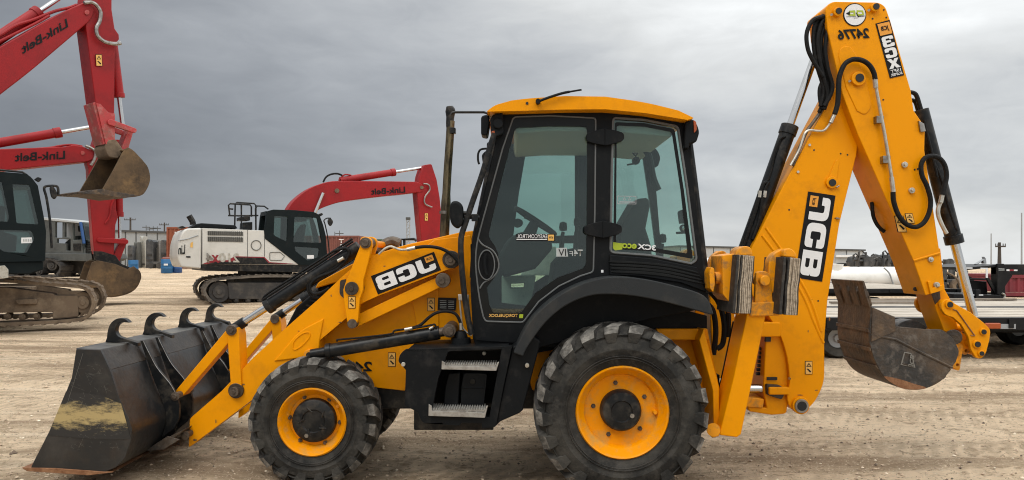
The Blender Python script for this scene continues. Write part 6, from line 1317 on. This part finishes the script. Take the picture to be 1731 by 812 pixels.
# ------------------------------------------------------------------ right side: trailers, tank, gooseneck, stored parts
def deck_trailer(Y0, Y1, px0, px1, ytop, label, mat_, side_y, rail=True, wheels=(), light=False):
    """flat-bed trailer: plank deck, black side beam, axles with wheels"""
    z = pl(0, ytop, Y0).z; x0, x1 = pl(px0, 0, Y0).x, pl(px1, 0, Y0).x
    t = thing('flatbed_trailer', label, 'trailer', Vector(((x0 + x1) / 2, Y0, gz(0, Y0))), 'flatbed trailers at the right')
    mb = MB(); n = int((Y1 - Y0) / .22); rs = random.Random(int(Y0 * 10))
    for k in range(n):
        xa = x0
        while xa < x1:
            L_ = 2.4 + 2.4 * rs.random(); xb = min(x1, xa + L_); dz = .008 * rs.random()
            mb.box((xa, Y0 + .12 + k * .22, z - .05), (xb - .006, Y0 + .12 + (k + .93) * .22, z - .012 + dz)); xa = xb
    mb.build('plank_deck', mat_, t)
    h_ = abs(pl(0, side_y, Y0).z - z)
    fr = MB().box((x0, Y0, z - h_), (x1, Y0 + .10, z)).box((x0, Y1 - .05, z - h_), (x1, Y1 + .06, z)).box((x0, Y0 + .8, z - h_ - .12), (x1, Y0 + 1.0, z - .06)).box((x0, Y1 - 1.0, z - h_ - .12), (x1, Y1 - .8, z - .06)).build('trailer_frame', 'trailer_black', t, .015)
    if rail:
        mb = MB(); k = x0
        while k < x1: mb.box((k, Y0 - .03, z - h_ * .8), (k + .08, Y0, z - .03)); k += .6
        mb.build('stake_pockets', 'trailer_black', fr)
    for (wx, wr) in wheels:
        c_ = pl(wx, 0, Y0 + .25); cz = gz(0, Y0) + wr
        for yy in (Y0 + .22, Y1 - .5):
            wh = MB().lathe([(.0, yy + .05), (wr * .5, yy + .04), (wr * .55, yy), (wr * .9, yy - .02), (wr, yy + .04), (wr, yy + .24), (wr * .9, yy + .28), (0, yy + .2)], (c_.x, 0, cz), 32).build('trailer_wheel', 'tyre', t)
            MB().lathe([(0, yy + .01), (wr * .18, yy + .01), (wr * .22, yy + .045), (wr * .48, yy + .035)], (c_.x, 0, cz), 24).build('wheel_rim', 'grey_steel', wh)
    if light:
        lo = pl(1676, 551, Y0); MB().box(lo + Vector((-.13, -.05, -.05)), lo + Vector((.13, .0, .05))).build('marker_lamp', 'lamp_orange', fr, .02)
        lo = pl(1702, 552, Y0); MB().box(lo + Vector((-.14, -.012, -.04)), lo + Vector((.14, .0, .04))).build('reflector_plate', 'grey_steel', fr)
    return t
deck_trailer(11.7, 14.2, 1150, 2000, 537, 'nearest flatbed trailer with pale plank deck, orange marker lamp on its black side beam', 'wood', 559, wheels=((1416, .33), (1560, .33), (1300, .33), (1850, .33)), light=True)
deck_trailer(14.4, 17.0, 1180, 1930, 518.3, 'second flatbed trailer with pale plank deck behind the lamp-fitted one', 'wood', 526, rail=False, wheels=((1500, .30), (1800, .30)))
deck_trailer(19.0, 24.0, 1200, 1625, 488.5, 'farthest flatbed trailer with weathered planks just in front of the white tank', 'wood', 496, wheels=((1480, .24), (1590, .24)))
for k, (y0, dx) in enumerate(((15.2, 0), (16.3, .8))):
    p = pl(1500 + 60 * k, 0, y0); z = pl(0, 518.3, 14.4).z; pk = MB().box((p.x - 1.2, y0, z + .005), (p.x + 1.4 + dx, y0 + .14, z + .05), rz=.03).build('loose_board', 'wood_dark'); tag(pk, ('short loose board lying on the second trailer deck, nearer one', 'longer loose board lying on the second trailer deck, farther one')[k], 'board', 'loose boards on the trailer deck')
# white tank lying on its side
YT = 27.0; c0, c1 = pl(1398, 471, YT), pl(1568, 471, YT); rt = 19.5 * YT / F
tk = thing('storage_tank', 'long white plastic tank lying on its side behind the flatbed trailers', 'tank', Vector(((c0.x + c1.x) / 2, YT, gz(0, YT))))
Lk = c1.x - c0.x; pr = [(0, 0), (rt * .7, .05), (rt * .95, .22), (rt, .4)]
for k in range(1, 6): x = .4 + (Lk - .8) * k / 6; pr += [(rt, x - .06), (rt * .975, x), (rt, x + .06)]
pr += [(rt, Lk - .4), (rt * .95, Lk - .22), (rt * .7, Lk - .05), (0, Lk)]
zt = c0.z
MB().lathe(pr, (c0.x, YT + rt, zt), 40, axis='X').build('tank_shell', 'tank_white', tk, smooth=50)
MB().lathe([(.32, 0), (.34, rt + .02), (.36, rt + .10), (.0, rt + .12)], (pl(1418, 0, YT).x, YT + rt, zt), 20, axis='Z').build('tank_hatch', 'tank_white', tk)
hosep(((1494, 453), (1503, 462), (1509, 478), (1513, 489)), YT - .1, 0, .03, tk, 'grey_steel', 'tank_strap')
mb = MB()
for f in (.1, .36, .63, .9): mb.box((c0.x + Lk * f - .1, YT + rt - .7, gz(0, YT) - .1), (c0.x + Lk * f + .1, YT + rt + .7, zt - rt * .75))
mb.build('tank_cradle', 'trailer_black', tk)
# gooseneck trailer end
YG = 17.8
gk = thing('gooseneck_trailer', 'black gooseneck trailer end with white reflective strips at the right edge', 'trailer', Vector((pl(1690, 0, YG).x, YG, gz(0, YG))))
MB().plate([(1688, 447), (1860, 447), (1860, 465), (1688, 465)], YG, .3).plate([(1688, 447), (1700, 447), (1700, 500), (1688, 500)], YG, .3).build('neck_beam', 'trailer_black', gk, .02)
MB().plate([(1686, 446), (1697, 446), (1712, 466), (1690, 498), (1686, 498)], YG - .03, .06).plate([(1667, 470), (1672, 469), (1689, 497), (1684, 500)], YG + .05, .06).build('neck_gusset', 'trailer_black', gk, .01)
MB().plate([(1632, 452), (1672, 449), (1686, 447), (1686, 452), (1634, 457)], YG + .02, 2.0).plate([(1636, 470), (1668, 471), (1668, 474), (1636, 473)], YG, .2).plate([(1638, 474), (1668, 476), (1670, 498), (1640, 498)], YG + .3, .1).plate([(1612, 497), (1692, 499), (1692, 508), (1612, 508)], YG - .1, 2.4).plate([(1650, 490), (1658, 490), (1658, 508), (1650, 508)], YG - .15, .2).build('front_bulkhead', 'trailer_black', gk, .015)
for q4 in ([(1630, 453), (1633, 453), (1633, 467), (1630, 467)], [(1667, 453), (1670, 453), (1670, 470), (1667, 470)], [(1634, 452.4), (1644, 452.4), (1644, 454.4), (1634, 454.4)], [(1658, 452.8), (1667, 453), (1667, 455), (1658, 455)], [(1640, 498), (1647, 498), (1647, 500), (1640, 500)], [(1655, 498), (1662, 498), (1662, 500), (1655, 500)], [(1702, 455.6), (1706.5, 455.6), (1706.5, 458.4), (1702, 458.4)], [(1714, 456), (1720, 456), (1720, 458.4), (1714, 458.4)]):
    MB().plate(q4, YG - .16, .02).build('reflective_strip', 'white_decal', gk)
MB().plate([(1706.5, 455.6), (1714, 455.8), (1714, 458.4), (1706.5, 458.4)], YG - .16, .02).build('reflective_strip', 'band_red', gk)
MB().sheet([(1688, 454), (1698, 454.4), (1698, 456), (1688, 455.6)], YG - .035).sheet([(1688, 457), (1698, 457.4), (1698, 458), (1688, 457.6)], YG - .035).build('plate_print', 'grey_decal', gk)
MB().plate([(1650, 447), (1665, 438), (1664, 434, ), (1667, 437), (1668, 446), (1664, 446), (1662, 441), (1652, 448)], YG + .6, .12).build('winch_arm', 'grey_steel', gk, .01)
MB().tube(cat([pl(x, y, YG - .3) for x, y in ((1694, 496), (1699, 500), (1695, 509))], 5), .02, 6).build('safety_chain', 'zinc', gk)
MB().box(Vector((pl(1632, 0, YG).x, YG, gz(0, YG))), Vector((pl(1640, 0, YG).x, YG + .2, pl(0, 500, YG).z))).box(Vector((pl(1690, 0, YG).x, YG, gz(0, YG))), Vector((pl(1697, 0, YG).x, YG + .2, pl(0, 500, YG).z))).build('landing_leg', 'trailer_black', gk)
# row of stored machine parts on the skyline at the right
kinds = ('dark rounded scrap part in the far row behind the white tank', 'low dark axle lump in the far row behind the white tank', 'upright dark frame in the far row behind the white tank')
rs = random.Random(11)
for k in range(26):
    x = 1440 + k * 3.3 if k < 25 else 1600; Y = 58 + rs.random() * 6; b_ = ground_at(x, Y); h_ = .65 + .5 * rs.random(); w_ = .14 + .14 * rs.random(); j = k % 3; mb = MB()
    if j == 0: mb.lathe([(0, 0), (w_ * 1.4, .05), (w_ * 1.7, h_ * .5), (w_ * 1.2, h_ * .9), (0, h_)], b_, 10, axis='Z').cyl(b_ + Vector((-w_ * 1.8, 0, h_ * .5)), b_ + Vector((w_ * 2, 0, h_ * .8)), .07, n=8)
    elif j == 1: mb.cyl(b_ + Vector((-.5, 0, h_ * .6)), b_ + Vector((.5, 0, h_ * .6)), .1, n=8).lathe([(0, -.1), (h_ * .5, -.08), (h_ * .5, .08), (0, .1)], b_ + Vector((.3, 0, h_ * .5)), 14).box(b_ + Vector((-.2, -.2, 0)), b_ + Vector((.15, .2, h_ * .9)))
    else: mb.box(b_ + Vector((-w_, -.1, 0)), b_ + Vector((-w_ + .1, .1, h_ * 1.1))).box(b_ + Vector((w_, -.1, 0)), b_ + Vector((w_ + .12, .1, h_ * 1.1))).box(b_ + Vector((-w_, -.08, h_ * .7)), b_ + Vector((w_, .08, h_ * .85))).tube([b_ + Vector((-w_, 0, h_ * 1.1)), b_ + Vector((0, 0, h_ * 1.25)), b_ + Vector((w_, 0, h_))], .06, 6)
    o = mb.build('machine_part', 'scrap'); tag(o, kinds[j], 'machine part', kinds[j].replace('part', 'parts').replace('lump', 'lumps').replace('frame', 'frames'))
# parts stacked between dipper ram and gooseneck, and behind the cab
for k, (x, yt, Y, label) in enumerate(((1598, 448, 24, 'dark machine frame with hoses standing right of the dipper'), (1612, 455, 23, 'rusty wheel and axle stack between the dipper and the gooseneck trailer'), (1625, 452, 25, 'dark upright stand just left of the gooseneck trailer'))):
    b_ = ground_at(x, Y); h_ = pl(x, yt, Y).z - b_.z; t_ = thing('scrap_stand', label, 'machine part', b_)
    MB().box(b_ + Vector((-.3, 0, 0)), b_ + Vector((-.2, .1, h_))).box(b_ + Vector((.15, 0, 0)), b_ + Vector((.25, .1, h_ * .9))).box(b_ + Vector((-.3, .0, h_ * .6)), b_ + Vector((.25, .1, h_ * .7))).box(b_ + Vector((-.3, .02, h_ * .2)), b_ + Vector((.25, .5, h_ * .35))).build('frame_posts', 'scrap', t_, .02)
    MB().lathe([(.14, -.1), (.24, -.1), (.26, 0), (.24, .1), (.14, .1)], b_ + Vector((.1, -.1, h_ * .5)), 20, closed=True).tube(cat([b_ + Vector((-.25, -.05, h_ * .9)), b_ + Vector((0, -.2, h_ * .7)), b_ + Vector((.2, -.1, h_ * .2))], 5), .03, 6).build('hung_parts', 'dirt_brown' if k == 1 else 'rubber_hose', t_)
# light boat-like hull and red trailer glimpsed between cab and stabilizer
b_ = ground_at(1205, 34); t_ = thing('covered_load', 'white covered load on a low red trailer glimpsed between the cab and the stabilizer', 'trailer load', b_); q = lambda x, y: pl(x, y, 34)
MB().plate(rp([(1150, 447), (1190, 443), (1199, 436, 3), (1225, 436, 3), (1226, 447), (1200, 449)]), 34, 1.6).build('white_cover', 'tank_white', t_, .06)
MB().plate([(1150, 452), (1240, 450), (1240, 456), (1150, 456)], 34, 1.8, off=-.1).build('trailer_bed', 'container_maroon', t_, .03)
for s_ in (1165, 1222): MB().lathe([(0, 34.0), (.3, 34.0), (.38, 34.05), (.38, 34.3), (0, 34.3)], (q(s_, 0).x, 0, b_.z + .38), 20).build('trailer_wheel', 'tyre', t_)
